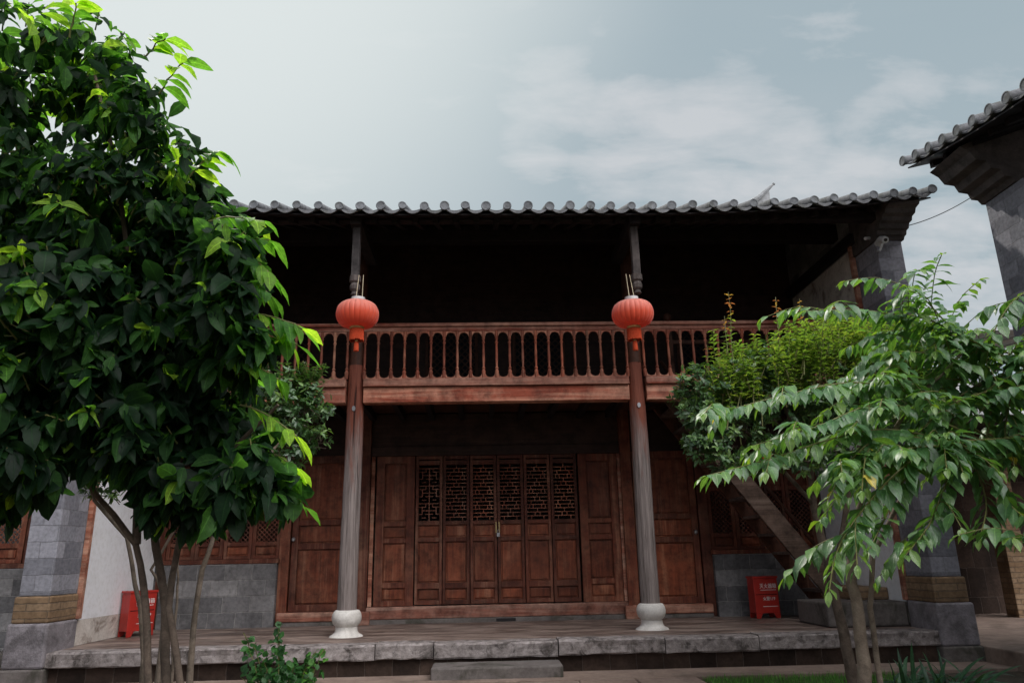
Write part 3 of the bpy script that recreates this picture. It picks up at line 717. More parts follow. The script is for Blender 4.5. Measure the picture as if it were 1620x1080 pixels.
blk = thing('stair_footing', (4.8, 10.5, 0), 'low stone platform block at the foot of the wooden stairs', 'stone block')
MB().box(4.42, XR-.015, 10.02, 11.0, 0, .30).build('lower_block', M['step'], blk, bevel=.025)
MB().box(5.0, XR-.015, 10.45, 11.5, .302, .46).build('upper_slab', M['brick_tan'], blk, bevel=.02)

# ---------------------------------------------------------------- lanterns
lan = thing('red_lantern', (-1.60, 9.0, 3.95), 'left of the two red silk lanterns, nearer the big leafy tree, hanging over the railing', 'lantern', 'red lanterns under the balcony eave')
def lantern():
    x, y, z = WO[lan]; n = 120; vv = []; ff = []
    prof = [(.085, .168)]+[(.085+.185*math.sin(math.pi*k/16)**.72, .168*math.cos(math.pi*k/16)) for k in range(1, 16)]+[(.085, -.168)]
    for r, h in prof:
        for k in range(n):
            a = 2*math.pi*k/n; rr = r*(1-.035*abs(math.cos(a*12))**10)
            vv.append((x+rr*math.cos(a), y+rr*math.sin(a), z+h))
    for j in range(len(prof)-1):
        for k in range(n): ff.append((j*n+k, j*n+(k+1) % n, (j+1)*n+(k+1) % n, (j+1)*n+k))
    MB().add(vv, ff).build('silk_shade', M['silk'], lan, smooth=True, fix=True)
    MB().lathe((x, y, z), [(.05, .164), (.088, .168), (.088, .222), (.05, .226)], 24).build('top_cap', M['white_metal'], lan, smooth=True)
    MB().lathe((x, y, z), [(.05, -.164), (.09, -.168), (.09, -.192), (.07, -.2)], 24).build('bottom_ring', M['gold'], lan, smooth=True)
    fr = MB()
    for k in range(40):
        a = 2*math.pi*k/40; r = .082; fx, fy = x+r*math.cos(a), y+r*math.sin(a)
        fr.tube([(fx, fy, z-.2), (fx*1.0+.004*math.cos(a), fy+.004*math.sin(a), z-.345+rnd.uniform(-.012, .006))], [.0075, .006], 5)
    fr.build('fringe', M['tassel'], lan)
    ts = MB().lathe((x, y, z), [(.012, -.2), (.012, -.35), (.022, -.36), (.03, -.38), (.034, -.48), (.03, -.485)], 12)
    ts.build('tassel', M['tassel'], lan, smooth=True)
    MB().lathe((x, y, z), [(.01, -.335), (.02, -.345), (.02, -.365), (.01, -.372)], 10).build('tassel_bead', M['gold'], lan)
    c = MB(); c.tube([(x-.03, y, z+.19), (x-.012, y+.06, z+.56)], .004, 6); c.tube([(x+.05, y, z+.19), (x+.045, y+.06, z+.56)], .004, 6)
    c.build('hanging_cord', M['cord'], lan)
lantern()
lan2 = dup(lan, (1.925, 9.0, 3.93))
lan2.rotation_euler = (R(1.5), R(-2), R(25))
tag(lan2, 'right of the two red silk lanterns, nearer the wooden stairs, hanging over the railing', 'lantern', 'red lanterns under the balcony eave')

# ---------------------------------------------------------------- fire extinguisher boxes
def text_mesh(s, size, ext=.0008):
    c = bpy.data.curves.new('t', 'FONT'); c.body = s; c.size = size; c.extrude = ext; c.align_x = 'CENTER'; c.align_y = 'CENTER'
    o = bpy.data.objects.new('t', c); col.objects.link(o); bpy.context.view_layer.update()
    me = bpy.data.meshes.new_from_object(o.evaluated_get(bpy.context.evaluated_depsgraph_get()))
    v = [tuple(p.co) for p in me.vertices]; f = [tuple(p.vertices) for p in me.polygons]
    bpy.data.objects.remove(o); return v, f
def fire_box(loc, label, rz_):
    b = thing('fire_extinguisher_box', loc, label, 'box', 'red fire extinguisher boxes on the terrace')
    x, y, z = loc; W, D_, Hh = .19, .11, .60
    m = MB().box(x-W, x+W, y-D_, y+D_, z+.07, z+Hh-.03); m.build('body', M['red_metal'], b, bevel=.006)
    MB().box(x-W-.012, x+W+.012, y-D_-.012, y+D_+.012, z+Hh-.03, z+Hh).build('lid', M['red_metal'], b, bevel=.005)
    for sx in (-1, 1):
        for sy in (-1, 1):
            cx = x+sx*(W-.05); pr = [(x+sx*W, z+.07), (x+sx*(W-.1), z+.07), (x+sx*(W-.065), z), (x+sx*W, z)]
            MB().prism(pr, 1, y+sy*(D_-.012), y+sy*D_).build('leg', M['red_metal'], b)
    for s_, zc, size, wd in (('灭火器箱', .455, .075, 1), ('火警119', .275, .062, 1)):
        v, f = text_mesh(s_, size)
        MB().add([(x+.035+p[0]*.9, y-D_-.0015-p[2], z+zc+p[1]) for p in v], f).build('lettering', M['lettering'], b, fix=False)
    MB().box(x-.09, x+.16, y-D_-.003, y-D_-.0008, z+.40, z+.406).build('printed_line', M['lettering'], b)
    MB().box(x-.07, x+.165, y-D_-.003, y-D_-.0008, z+.165, z+.172).build('printed_line', M['lettering'], b)
    MB().box(x-W+.02, x+W-.02, y-D_-.004, y-D_, z+.335, z+.343).build('door_seam', M['black'], b)
    b.rotation_euler.z = rz_
    return b
fire_box((4.22, 11.75, 0), 'red metal fire extinguisher box with white lettering by the wooden stairs', R(6))
fire_box((-4.88, 11.2, 0), 'red metal fire extinguisher box behind the thin trunks beside the white wall', R(52))

# ---------------------------------------------------------------- security cameras, cable
sc1 = thing('security_camera', (5.62, YK-.01, 4.86), 'white dome security camera on the brick pier under the roof corner', 'camera')
c0 = at(1398, 379, YK-.14)
mb = MB().tube([c0+Vector((0, .16, .0)), c0+Vector((0, .05, .03)), c0], [.05, .05, .05], 14); mb.tube([c0+Vector((-.04, .12, -.12)), c0+Vector((-.05, .05, -.14)), c0+Vector((-.02, .0, -.05))], .016, 8)
mb.build('housing', M['white_metal'], sc1, smooth=True)
mb = MB(); mb.tube([c0+Vector((.0, -.0, 0)), c0+Vector((-.01, -.06, -.03))], [.052, .045], 14); mb.build('head', M['white_metal'], sc1, smooth=True)
MB().tube([c0+Vector((-.012, -.061, -.03)), c0+Vector((-.014, -.072, -.035))], [.024, .022], 12).build('lens', M['black'], sc1)
sc2 = thing('security_camera', tuple(at(1372, 380, YK+.1)), 'small white tube camera sticking out left of the pier under the eave', 'camera')
c1 = at(1376, 377, YK+.1)
MB().tube([c1, c1+Vector((-.10, -.06, -.03))], .022, 12).build('housing', M['white_metal'], sc2, smooth=True)
MB().tube([c1+Vector((.03, .02, .02)), c1+Vector((-.02, -.01, 0))], .01, 8).build('bracket', M['white_metal'], sc2)
ca, cb_ = at(1424, 360, 9.3), Vector((6.22, 8.05, 5.22)); pts = []
for k in range(17):
    t = k/16; p = ca.lerp(cb_, t); p.z -= .07*4*t*(1-t)*1.0; pts.append(p)
tag(MB().tube(pts, .006, 6).build('power_cable', M['cable']), 'thin grey cable strung between the pier and the right wing under the sky', 'cable')

# ---------------------------------------------------------------- right wing
wing = thing('right_wing', (6.2, 7.8, ZG), 'grey brick wing at the right edge with a tiled upturned eave', 'building')
WX, WY0, WY1 = 6.2, -2, 8.08
MB().box(WX, WX+.42, 7.42, WY1, ZG, 5.02).build('pier', M['brick_pier'], wing, bevel=.01)
MB().box(WX+.42, WX+4.5, 7.72, WY1, ZG, 5.3).build('gable_wall', M['brick'], wing)
MB().box(WX+1.9, WX+2.1, WY0, 7.7, ZG, 5.6).build('front_wall', M['brown_v'], wing)
WE, WRX = 5.5, 9.6
def wez(y): return 5.33+.45*(max(0, (y-4.9))/3.5)**1.9
W0 = WY1+.32; NW = 34
def wz(t, y): return wez(y)*(1-t)+7.0*t-.08*math.sin(math.pi*t)
# same sheet builder, turned so that the eave runs along Y
sh = roof_sheet(lambda x, t: wz(t, x), WE, WRX, W0-NW*.27, NW, .27)
sh.v = [(p[1], p[0], p[2]) for p in sh.v]
wr = sh.build('roof', M['tile'], wing)
cm = MB(); 
for i in range(NW+1):
    y = W0-i*.27; cm.tube([(WE-.015+(WRX-WE)*j/8, y, wz(j/8, y)+.018) for j in range(9)], .056, 12)
cm.build('cover_tiles', M['tile'], wr, smooth=True)
we = None
for i in range(NW+1):
    y = W0-i*.27; z = wez(y)+.016
    if we is None:
        mb = MB(); tmp = MB().lathe((0, 0, 0), [(.06, 0), (.066, .006), (.066, .03), (.054, .032), (.048, .026), (.02, .025)], 18)
        mb.add([(-p[2]+WE-.012, p[0]+y, p[1]+z) for p in tmp.v], tmp.f); we = mb.build('round_end_tile', M['tile_end'], wr, origin=(WE, y, z), smooth=True)
    else: dup(we, (WE, y, z), wr)
rb = MB()
for i in range(NW):
    y = W0-(i+.5)*.27; a = (WE+.25, wez(y)*.94+7*.06-.11); b = (WRX, wz(1, y)-.10)
    rb.prism([a, b, (b[0], b[1]-.085), (a[0], a[1]-.085)], 1, y-.035, y+.035)
rb.build('rafters', M['dark_y'], wr)
ub = MB()
for i in range(NW):
    y0, y1 = W0-(i+1)*.27, W0-i*.27
    for j in range(8):
        P = lambda t, y, d: (WE+.02+(WRX-WE)*t, y, wz(t, y)-d)
        ub.add([P(j/8, y0, .078), P((j+1)/8, y0, .078), P((j+1)/8, y1, .078), P(j/8, y1, .078), P(j/8, y0, .096), P((j+1)/8, y0, .096), P((j+1)/8, y1, .096), P(j/8, y1, .096)], [(0, 1, 2, 3), (7, 6, 5, 4), (0, 3, 7, 4), (0, 4, 5, 1)])
ub.build('roof_boards', M['dark_y'], wr, fix=False)
cp = [(WX+.5, 5.022), (WX-.02, 5.022), (WX-.06, 5.08), (WX-.14, 5.09), (WX-.17, 5.17), (WX-.28, 5.19), (WX-.32, 5.28), (WX-.44, 5.30), (WX-.50, 5.40), (WX-.60, 5.47), (WX-.2, 5.66), (WX+.5, 5.85)]
MB().prism(cp, 1, 7.50, WY1+.04)  .build('corbel', M['soot_stone'], wing, bevel=.004)

# passage at the right, neighbour beyond
ps = thing('side_shed', (8, 13.6, ZG), 'dark low brick shed beyond the passage, right of the house', 'shed')
MB().box(6.0, 11.5, 13.6, 13.9, ZG, 2.9).build('wall', M['brick_riser'], ps)
MB().box(6.0, 11.5, 11.6, 13.9, 2.92, 3.02).build('ceiling_boards', M['dark_x'], ps)
MB().box(6.9, 7.1, 11.6, 11.75, ZG, 2.92).build('post', M['brown_v'], ps, bevel=.01)
MB().box(8.8, 9.12, 12.7, 13.0, ZG, 2.92).build('plastered_pillar', M['brick_tan'], ps, bevel=.01)
nb = thing('neighbour_roof', (9, 16, 2.5), 'pale tiled roof of a neighbouring house seen between pier and wing', 'roof')
def slope(x, t): return 3.45+t*1.75
sh = roof_sheet(slope, 14.4, 18.5, 6.5, 24, .25); sh.build('tile_slope', M['tile_pale'], nb)
cm = MB()
for i in range(25): cm.tube([(6.5+i*.25, 14.4+4.1*j/4, slope(0, j/4)+.03) for j in range(5)], .06, 8)
cm.build('cover_tiles', M['tile_pale'], nb, smooth=True)
MB().box(6.5, 12.5, 14.6, 18.4, ZG, 3.3).build('wall', M['plaster_dirty'], nb)
cn = thing('metal_canopy', (11, 16, 3), 'grey sheet metal canopy on thin posts far beyond the passage', 'canopy')
a, b, c, d = at(1520, 530, 19), at(1640, 500, 19), at(1640, 520, 24), at(1540, 541, 24)
up1 = Vector((0, 0, .06))
a = Vector((11.2, 19, at(1520, 530, 19).z)); b = Vector((17, 19, a.z+.25)); c = Vector((17, 24, b.z+.5)); d = Vector((11.2, 24, a.z+.5))
MB().add([a, b, c, d, a+up1, b+up1, c+up1, d+up1], [(3, 2, 1, 0), (4, 5, 6, 7), (0, 1, 5, 4), (1, 2, 6, 5), (2, 3, 7, 6), (3, 0, 4, 7)]).build('roof_sheet', M['steel'], cn)
pm = MB(); 
for i in range(6):
    t = (i+.3)/6; p = a.lerp(b, t); q = d.lerp(c, t); pm.tube([p+Vector((0, .1, -.06)), q+Vector((0, -.1, -.06))], .04, 6)
pm.build('purlins', M['steel'], cn)
for t in (.05, .4, .8):
    p = a.lerp(b, t); MB().tube([(p.x, p.y+.2, ZG), (p.x, p.y+.2, p.z-.05)], .05, 8).build('post', M['steel'], cn)

# ---------------------------------------------------------------- left wing seen past the left pier
lw = thing('left_wing', (-7.5, 12, ZG), 'timber and grey brick wing at the left edge behind the big tree', 'building')
MB().box(-9.6, -5.9, 11.6, 11.85, -.2, .93).build('brick_wall', M['brick'], lw, bevel=.01)
MB().box(-9.6, -5.9, 11.3, 12.2, ZG, -.2).build('foot_course', M['step'], lw, bevel=.02)
MB().box(-9.6, -5.9, 11.6, 11.8, .932, 1.0).build('window_sill', M['door'], lw, bevel=.005)
for i in range(4):
    a = -5.95-(i+1)*.9; b = a+.88; f = MB(); p = []
    frame_panel(f, p, a, b, [(1.003, 1.06), (1.22, 1.29), (2.0, 2.1), (3.2, 3.3)], [(1.06, 1.22), (2.1, 3.2)], .08, 11.7)
    o = f.build('window', M['door'], lw, origin=(a, 11.7, 1), bevel=.004); panels(p, o)
    diag(a+.08, b-.08, 1.29, 2.0, 11.7).build('lattice', M['door'], o, origin=(a, 11.7, 1))
MB().box(-9.6, -5.9, 11.65, 11.8, 3.3, 5.2).build('upper_wall', M['brown_v'], lw)
sh = roof_sheet(lambda x, t: 5.1+t*1.4, 10.4, 13.4, -9.6, 13, .28).build('roof', M['tile'], lw)
MB().box(-9.6, -5.95, 11.85, 16, -.2, 5.0).build('rear_rooms', M['brick'], lw)

# ---------------------------------------------------------------- foliage helpers
def leaf(mb, base, d, n, L, W, tone, droop=.25, fold=.18, curl=0, st=((0, .0), (.12, .42), (.32, .92), (.52, 1.0), (.72, .78), (.88, .38), (1, .0))):
    d = d.normalized(); s = d.cross(n)
    if s.length < 1e-4: s = d.cross(Vector((1, 0, .3)))
    s.normalize(); n = s.cross(d).normalized()
    if n.z < 0 and abs(d.z) < .95: n = -n
    vv = []; ff = []; p = Vector(base); dd = Vector(d); pt = 0; ea = []; al = []; wv = rnd.uniform(0, 6)
    for i, (t, w_) in enumerate(st):
        p = p+dd*(t-pt)*L; pt = t
        dd = (dd+Vector((0, 0, -1))*droop*.3+n*curl*.2).normalized()
        hw = W*.5*w_; sag = n*hw*fold*2
        if i in (0, len(st)-1): vv.append(p); ea.append(0); al.append(t+.01)
        else:
            k1 = 1+.5*math.sin(wv+t*9); k2 = 1+.5*math.sin(wv*1.7+t*11)       # wavy margin
            vv += [p-s*hw+sag*k1, p, p+s*hw+sag*k2]; ea += [1, 0, 1]; al += [t+.01]*3
    k = len(st)-2
    ff.append((0, 1, 2)); ff.append((0, 2, 3))
    for i in range(k-1):
        a = 1+i*3; ff += [(a, a+3, a+4, a+1), (a+1, a+4, a+5, a+2)]
    a = 1+(k-1)*3; e = a+3; ff += [(a, e, a+1), (a+1, e, a+2)]
    mb.add(vv, ff, tone, ea, al)
SIMPLE = ((0, .0), (.25, .8), (.55, 1.0), (1, .0))
ACU = ((0, .0), (.1, .3), (.27, .76), (.47, 1.0), (.65, .85), (.79, .48), (.91, .16), (1, .0))
MEDIUM = ((0, .0), (.18, .62), (.42, 1.0), (.72, .74), (1, .0))
def rv(r):
    while 1:
        v = Vector((r.uniform(-1, 1), r.uniform(-1, 1), r.uniform(-1, 1)))
        if .05 < v.length < 1: return v
def curve(a, b, sag, n, r, j=.03):
    pts = []
    for k in range(n+1):
        t = k/n; p = Vector(a).lerp(Vector(b), t); p.z += sag*4*t*(1-t)
        if 0 < k < n: p += rv(r)*j
        pts.append(p)
    return pts
def px(lst, Y): return [at(x, y, Y if not isinstance(Y, (list, tuple)) else Y[i]) for i, (x, y) in enumerate(lst)]

# ---------------------------------------------------------------- big-leafed tree at the left
r = random.Random(21)
t1 = thing('broadleaf_tree', (at(262, 1079, 5.6).x, 5.6, ZG), 'big dark tree with large glossy drooping leaves filling the left side', 'tree')
base = WO[t1]
tk = MB()
def stem(mb, pts, r0, r1, n=10, wob=.05):
    pts = [Vector(p) for p in pts]; q = []
    for i in range(len(pts)-1):
        for k in range(3): q.append(pts[i].lerp(pts[i+1], k/3)+(rv(r)*.008 if (i or k) else Vector()))
    q.append(pts[-1]); m_ = len(q)
    mb.tube(q, [r0+(r1-r0)*i/(m_-1) for i in range(m_)], n, .5, wob)
def low(x, Y): return Vector((at(x, 1079, Y).x, Y, ZG-.03))
stem(tk, [low(268, 5.6)]+px([(262, 1079), (262, 960), (240, 820), (250, 700), (230, 560), (200, 380), (180, 250), (150, 120)], [5.6, 5.6, 5.6, 5.5, 5.4, 5.3, 5.2, 5.1]), .034, .013)
stem(tk, [low(232, 5.55)]+px([(234, 1079), (232, 960), (215, 860), (160, 790), (120, 745), (90, 690)], [5.5, 5.5, 5.5, 5.4, 5.3, 5.2]), .030, .013)
stem(tk, [low(345, 5.5)]+px([(285, 1079), (268, 960), (290, 800), (330, 640), (330, 520), (300, 400), (280, 280)], 5.5), .027, .012)
stem(tk, px([(290, 800), (380, 700), (440, 640)], [5.5, 5.2, 5.0]), .02, .01)
stem(tk, px([(240, 720), (130, 560), (60, 420), (40, 250)], [5.5, 5.4, 5.3, 5.2]), .03, .012)
stem(tk, px([(216, 860), (226, 700), (232, 640)], [5.5, 5.6, 5.6]), .03, .02)
tk.build('trunk', M['bark_dark'], t1, smooth=True)
CL = [(30, 90, 95), (125, 90, 85), (185, 130, 65), (215, 175, 55), (80, 230, 120), (210, 225, 70), (275, 250, 50), (50, 380, 130), (190, 350, 120), (290, 330, 65), (330, 390, 75),
      (365, 400, 45), (110, 520, 150), (270, 490, 120), (350, 480, 55), (385, 450, 28), (40, 640, 120), (190, 630, 120), (310, 590, 95), (365, 560, 55), (405, 535, 25), (350, 670, 65), (390, 730, 38),
      (430, 765, 35), (300, 730, 80), (200, 700, 40), (60, 710, 60), (20, 770, 40), (370, 770, 45), (310, 790, 38), (255, 785, 35), (-40, 200, 120), (-60, 450, 150), (-50, 650, 130)]
cr = MB(); tw = MB(); nshoot = 0
for (cx, cy, rp) in CL:
    Yc = r.uniform(4.9, 5.6) if rp > 60 else r.uniform(4.7, 5.3)
    if cx > 330: Yc -= .15
    c = at(cx, cy, Yc); rad = rp/1170*(c-Vector((0, 0, H))).dot(fwd)
    cnt = int(9+(430 if cy > 270 else 150)*rad**2.1)
    for k in range(cnt):
        dv = rv(r); dv = dv.normalized()*(dv.length**.45)
        p = c+Vector((dv.x*rad, dv.y*rad*1.15, dv.z*rad))
        out = (dv.normalized()+Vector((0, 0, .35))+rv(r)*.5).normalized()
        inner = p-out*rad*.4
        if k % 2 == 0: tw.tube([inner, p], [.006, .003], 5)
        a0 = r.uniform(0, 6.28); nl = r.randint(5, 8)
        young = r.random() < .13
        edge = max(0, min(1, (cx-300)/130)); edge = max(edge, 1.6*max(0, min(1, (270-cy)/120)))  # lifts leaf tone at right and top: sunlight put into the colour
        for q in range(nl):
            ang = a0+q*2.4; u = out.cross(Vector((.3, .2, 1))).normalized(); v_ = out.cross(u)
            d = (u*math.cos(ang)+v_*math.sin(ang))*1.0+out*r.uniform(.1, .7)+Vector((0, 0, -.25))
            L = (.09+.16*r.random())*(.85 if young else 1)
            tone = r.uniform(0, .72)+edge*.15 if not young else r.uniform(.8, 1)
            b0 = p-out*r.uniform(0, .09)
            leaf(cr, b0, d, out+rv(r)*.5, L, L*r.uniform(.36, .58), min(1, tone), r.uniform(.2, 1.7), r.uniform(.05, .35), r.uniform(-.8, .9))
        nshoot += 1
# leaning bright sprays at the right edge of the crown
for (x0_, y0_, x1_, y1_) in ((360, 500, 470, 545), (380, 640, 470, 690), (400, 740, 478, 800), (330, 350, 415, 350), (380, 400, 430, 440), (400, 500, 478, 520), (250, 150, 290, 100), (300, 280, 345, 240), (110, 60, 120, 5), (230, 90, 262, 62), (330, 380, 425, 380), (375, 430, 430, 470), (350, 560, 440, 600), (380, 700, 470, 740)):
    Yq = r.uniform(4.7, 5.0); a, b = at(x0_, y0_, Yq), at(x1_, y1_, Yq-.1); pts = curve(a, b, .03, 6, r, .01); tw.tube(pts, [.007]*3+[.005]*4, 5)
    dr = (b-a).normalized()
    for q in range(9):
        p = pts[min(6, 1+q*6//9)]; s_ = 1 if q % 2 else -1; sd_ = dr.cross(Vector((0, 0, 1))).normalized()
        leaf(cr, p, dr*.8+sd_*s_*.7+Vector((0, 0, -.15))+rv(r)*.25, Vector((0, 0, 1))+rv(r)*.5, r.uniform(.16, .26), r.uniform(.07, .115), r.uniform(.72, 1), r.uniform(.4, 1.1), .12, r.uniform(-.3, .3))
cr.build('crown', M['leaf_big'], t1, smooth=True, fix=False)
tw.build('twigs', M['twig'], t1)

# ---------------------------------------------------------------- small-leafed evergreens
def evergreen(t, clumps, leafL, dens, mat, seed, shootmat=None, shoots=(), flat=1.0):
    r = random.Random(seed); cr = MB(); tw = MB()
    for (cx, cy, rp, Y) in clumps:
        c = at(cx, cy, Y); rad = rp/1170*(c-Vector((0, 0, H))).dot(fwd)
        for k in range(int(dens*rad**2.0)+4):
            dv = rv(r); dv = dv.normalized()*(dv.length**.35)
            p = c+Vector((dv.x*rad, dv.y*rad, dv.z*rad*flat)); out = (dv.normalized()+Vector((0, 0, .4))+rv(r)*.5).normalized()
            if k % 3 == 0: tw.tube([p-out*.16, p], [.005, .002], 4)
            tb = r.uniform(0, .9)
            for q in range(r.randint(5, 8)):
                ang = q*2.4+k; u = out.cross(Vector((.3, .2, 1))).normalized(); v_ = out.cross(u)
                d = (u*math.cos(ang)+v_*math.sin(ang))+out*r.uniform(.2, .9); L = leafL*r.uniform(.7, 1.25)
                leaf(cr, p-out*r.uniform(0, .08), d, out, L, L*.4, min(1, tb+r.uniform(-.15, .2)), .3, .15, 0, SIMPLE)
    cr.build('crown', mat, t, smooth=True, fix=False); tw.build('twigs', M['bark_dark'], t)
    if shoots:
        sm = MB(); ss = MB()
        for (bx, by, tx, ty, Y, red) in shoots:
            a, b = at(bx, by, Y), at(tx, ty, Y+r.uniform(-.1, .1)); pts = curve(a, b, 0, 5, r, .01); ss.tube(pts, [.006, .006, .005, .004, .003, .003], 5)
            n = int((b-a).length/(.055 if red else .03))
            for k in range(n):
                t_ = .25+.75*k/n; i = min(4, int(t_*5)); p = pts[i].lerp(pts[i+1], t_*5-i)
                ang = k*1.57+r.uniform(-.6, .6); L = leafL*r.uniform(.8, 1.4)*(1.1-.35*t_)*(.8 if red else 1)
                tn = (r.uniform(.9, 1) if red and t_ > .6 else r.uniform(.2, .8))
                for sgn in (0, math.pi): leaf(sm, p, Vector((math.cos(ang+sgn), math.sin(ang+sgn), r.uniform(.0, .7))), Vector((0, 0, 1))+rv(r)*.4, L, L*.42, tn, .5, .2, 0, SIMPLE)
        sm.build('young_shoots', shootmat, t, smooth=True, fix=False); ss.build('shoot_stems', M['twig'], t)
rr = random.Random(4)
t2 = thing('osmanthus_tree', (at(1345, 1060, 7.2).x, 7.2, ZG), 'dense dark small-leafed tree with upright pale shoots, in front of the wooden stairs', 'tree', 'small-leafed evergreens before the terrace')
tk = MB()
stem(tk, [low(1360, 7.2)]+px([(1348, 1070), (1334, 1000), (1312, 900), (1288, 800), (1280, 720), (1240, 640)], 7.2), .06, .022)
stem(tk, px([(1325, 900), (1340, 800), (1360, 700), (1380, 600)], 7.2), .035, .015)
stem(tk, px([(1290, 800), (1200, 700), (1140, 650)], [7.2, 7.1, 7.0]), .022, .01)
tk.build('trunk', M['bark_dark'], t2, smooth=True)
clumps = [(1095, 640, 38, 6.95), (1080, 612, 24, 6.9), (1105, 700, 30, 6.95), (1140, 720, 35, 6.95), (1130, 640, 55, 7.0), (1110, 610, 38, 6.9), (1180, 610, 60, 7.1), (1160, 690, 50, 7.0), (1240, 650, 75, 7.2), (1230, 580, 55, 7.2), (1310, 600, 80, 7.3), (1330, 680, 75, 7.2), (1390, 620, 80, 7.3), (1270, 710, 45, 7.0), (1430, 580, 60, 7.4), (1450, 660, 70, 7.4), (1115, 685, 35, 7.0), (1500, 600, 60, 7.6), (1210, 720, 35, 7.0)]
sh_ = []
for i in range(300):
    x = rr.uniform(1125, 1470); u_ = (x-1125)/320
    topy = 572-72*math.sin(min(1, u_*1.6)*math.pi/2)+rr.uniform(-10, 60)
    sh_.append((x+rr.uniform(-25, 25), topy+rr.uniform(50, 90), x+rr.uniform(-15, 15), topy, 7.1+rr.uniform(-.45, .4), False))
sh_ += [(1160, 570, 1152, 462, 7.0, True), (1235, 560, 1227, 470, 7.1, True), (1270, 560, 1265, 472, 7.0, True), (1150, 560, 1146, 500, 6.95, True), (1120, 590, 1118, 545, 6.9, True), (1085, 620, 1075, 592, 6.9, False), (1100, 620, 1096, 570, 6.9, False), (1328, 540, 1322, 480, 7.1, True), (1135, 600, 1128, 520, 6.95, False)]
evergreen(t2, clumps, .072, 720, M['leaf_small'], 31, M['leaf_shoot'], sh_)
fl = MB()
for (x, y) in ((1205, 715), (1212, 708), (1200, 722), (1218, 716), (1209, 724)):
    p = at(x, y, 6.85); fl.lathe(tuple(p), [(.005, -.015), (.018, -.005), (.016, .01), (.004, .016)], 8)
fl.build('orange_blossom', M['orange_flower'], t2, smooth=True)

t3 = thing('osmanthus_tree', (at(300, 1079, 6.6).x, 6.6, ZG), 'slender small-leafed tree on thin bare stems, half hidden behind the big-leafed tree', 'tree', 'small-leafed evergreens before the terrace')
tk = MB()
for (pts_, a_, b_) in (([(300, 1079), (305, 1000), (320, 900), (345, 830), (400, 760), (440, 700)], .03, .012), ([(250, 1079), (262, 950), (285, 850), (300, 760)], .028, .014),
                       ([(272, 1079), (276, 1000), (280, 930), (282, 880)], .015, .008), ([(262, 950), (240, 900), (280, 830), (330, 770)], .014, .01), ([(228, 1040), (222, 960), (200, 850), (150, 790), (140, 760)], .024, .012)):
    stem(tk, [low(pts_[0][0], 6.6)]+px(pts_, 6.6), a_, b_)
tk.build('trunk', M['bark'], t3, smooth=True)
clumps = [(450, 630, 42, 6.8), (475, 660, 42, 6.8), (440, 680, 45, 6.8), (490, 620, 25, 6.8), (420, 640, 40, 6.8), (400, 690, 45, 6.8), (480, 700, 25, 6.8), (150, 765, 22, 6.6), (175, 745, 20, 6.6), (130, 745, 18, 6.6), (180, 780, 12, 6.6), (370, 720, 50, 6.8), (505, 640, 26, 6.8), (505, 690, 24, 6.8), (440, 600, 35, 6.8), (455, 720, 30, 6.8)]
sh_ = [(450+rr.uniform(-40, 60), 640, 450+rr.uniform(-40, 80), rr.uniform(570, 610), 6.8, False) for _ in range(34)]
evergreen(t3, clumps, .066, 800, M['leaf_small'], 77, M['leaf_small'], sh_)

# ---------------------------------------------------------------- arching tree at the right
r = random.Random(99)
t4 = thing('arching_tree', (at(1362, 1079, 5.3).x, 5.3, ZG), 'tree at the right with long arching sprays of paired pale green leaves', 'tree')
tk = MB(); tw = MB(); cr = MB()
stem(tk, [low(1372, 5.3)]+px([(1368, 1079), (1362, 1000), (1348, 920), (1350, 850), (1400, 770), (1470, 720), (1540, 690)], 5.3), .05, .018, 12)
stem(tk, [low(1395, 5.35)]+px([(1385, 1040), (1378, 960), (1380, 880), (1440, 760), (1520, 640), (1600, 560)], [5.4, 5.4, 5.4, 5.4, 5.4, 5.4]), .022, .012)
stem(tk, px([(1340, 880), (1370, 760), (1440, 640), (1520, 560)], [5.3, 5.2, 5.2, 5.2]), .022, .01)
tk.build('trunk', M['bark'], t4, smooth=True)
def spray(pts, L=.165, side=True, lvl=0, dens=.058, tipy=True):
    tot = sum((b-a).length for a, b in zip(pts, pts[1:])); n = max(4, int(tot/dens))
    tw.tube(pts, [.009-.006*i/(len(pts)-1) for i in range(len(pts))] if lvl == 0 else .0035, 5)
    seg = [(b-a).length for a, b in zip(pts, pts[1:])]
    for k in range(n):
        s_ = tot*(.12+.88*k/(n-1)); i = 0
        while i < len(seg)-1 and s_ > seg[i]: s_ -= seg[i]; i += 1
        p = pts[i].lerp(pts[i+1], min(1, s_/seg[i])); d = (pts[i+1]-pts[i]).normalized()
        sd_ = d.cross(Vector((0, 0, 1))); sd_ = sd_.normalized() if sd_.length > .1 else Vector((1, 0, 0))
        t_ = k/(n-1); ll = L*(.62+.5*math.sin(math.pi*(.15+.8*t_)))*r.uniform(.82, 1.12)
        for s in (1, -1):
            if r.random() < (.12 if lvl == 0 else .2): continue
            dd = d*r.uniform(.35, .8)+sd_*s*r.uniform(.7, 1)+Vector((0, 0, r.uniform(-.45, .12)))+rv(r)*.28
            tn = r.uniform(.1, .8)+(.15 if t_ > .8 else 0)
            if r.random() < .003: tn = 1
            leaf(cr, p+d*.02*s, dd, Vector((0, 0, 1))+rv(r)*.35, ll*r.uniform(.75, 1.15), ll*r.uniform(.38, .47), min(tn, 1), r.uniform(.25, 1.0), r.uniform(.05, .25), r.uniform(-.4, .4), ACU)
    leaf(cr, pts[-1], pts[-1]-pts[-2], Vector((0, 0, 1)), L*.6, L*.26, .9, .5)
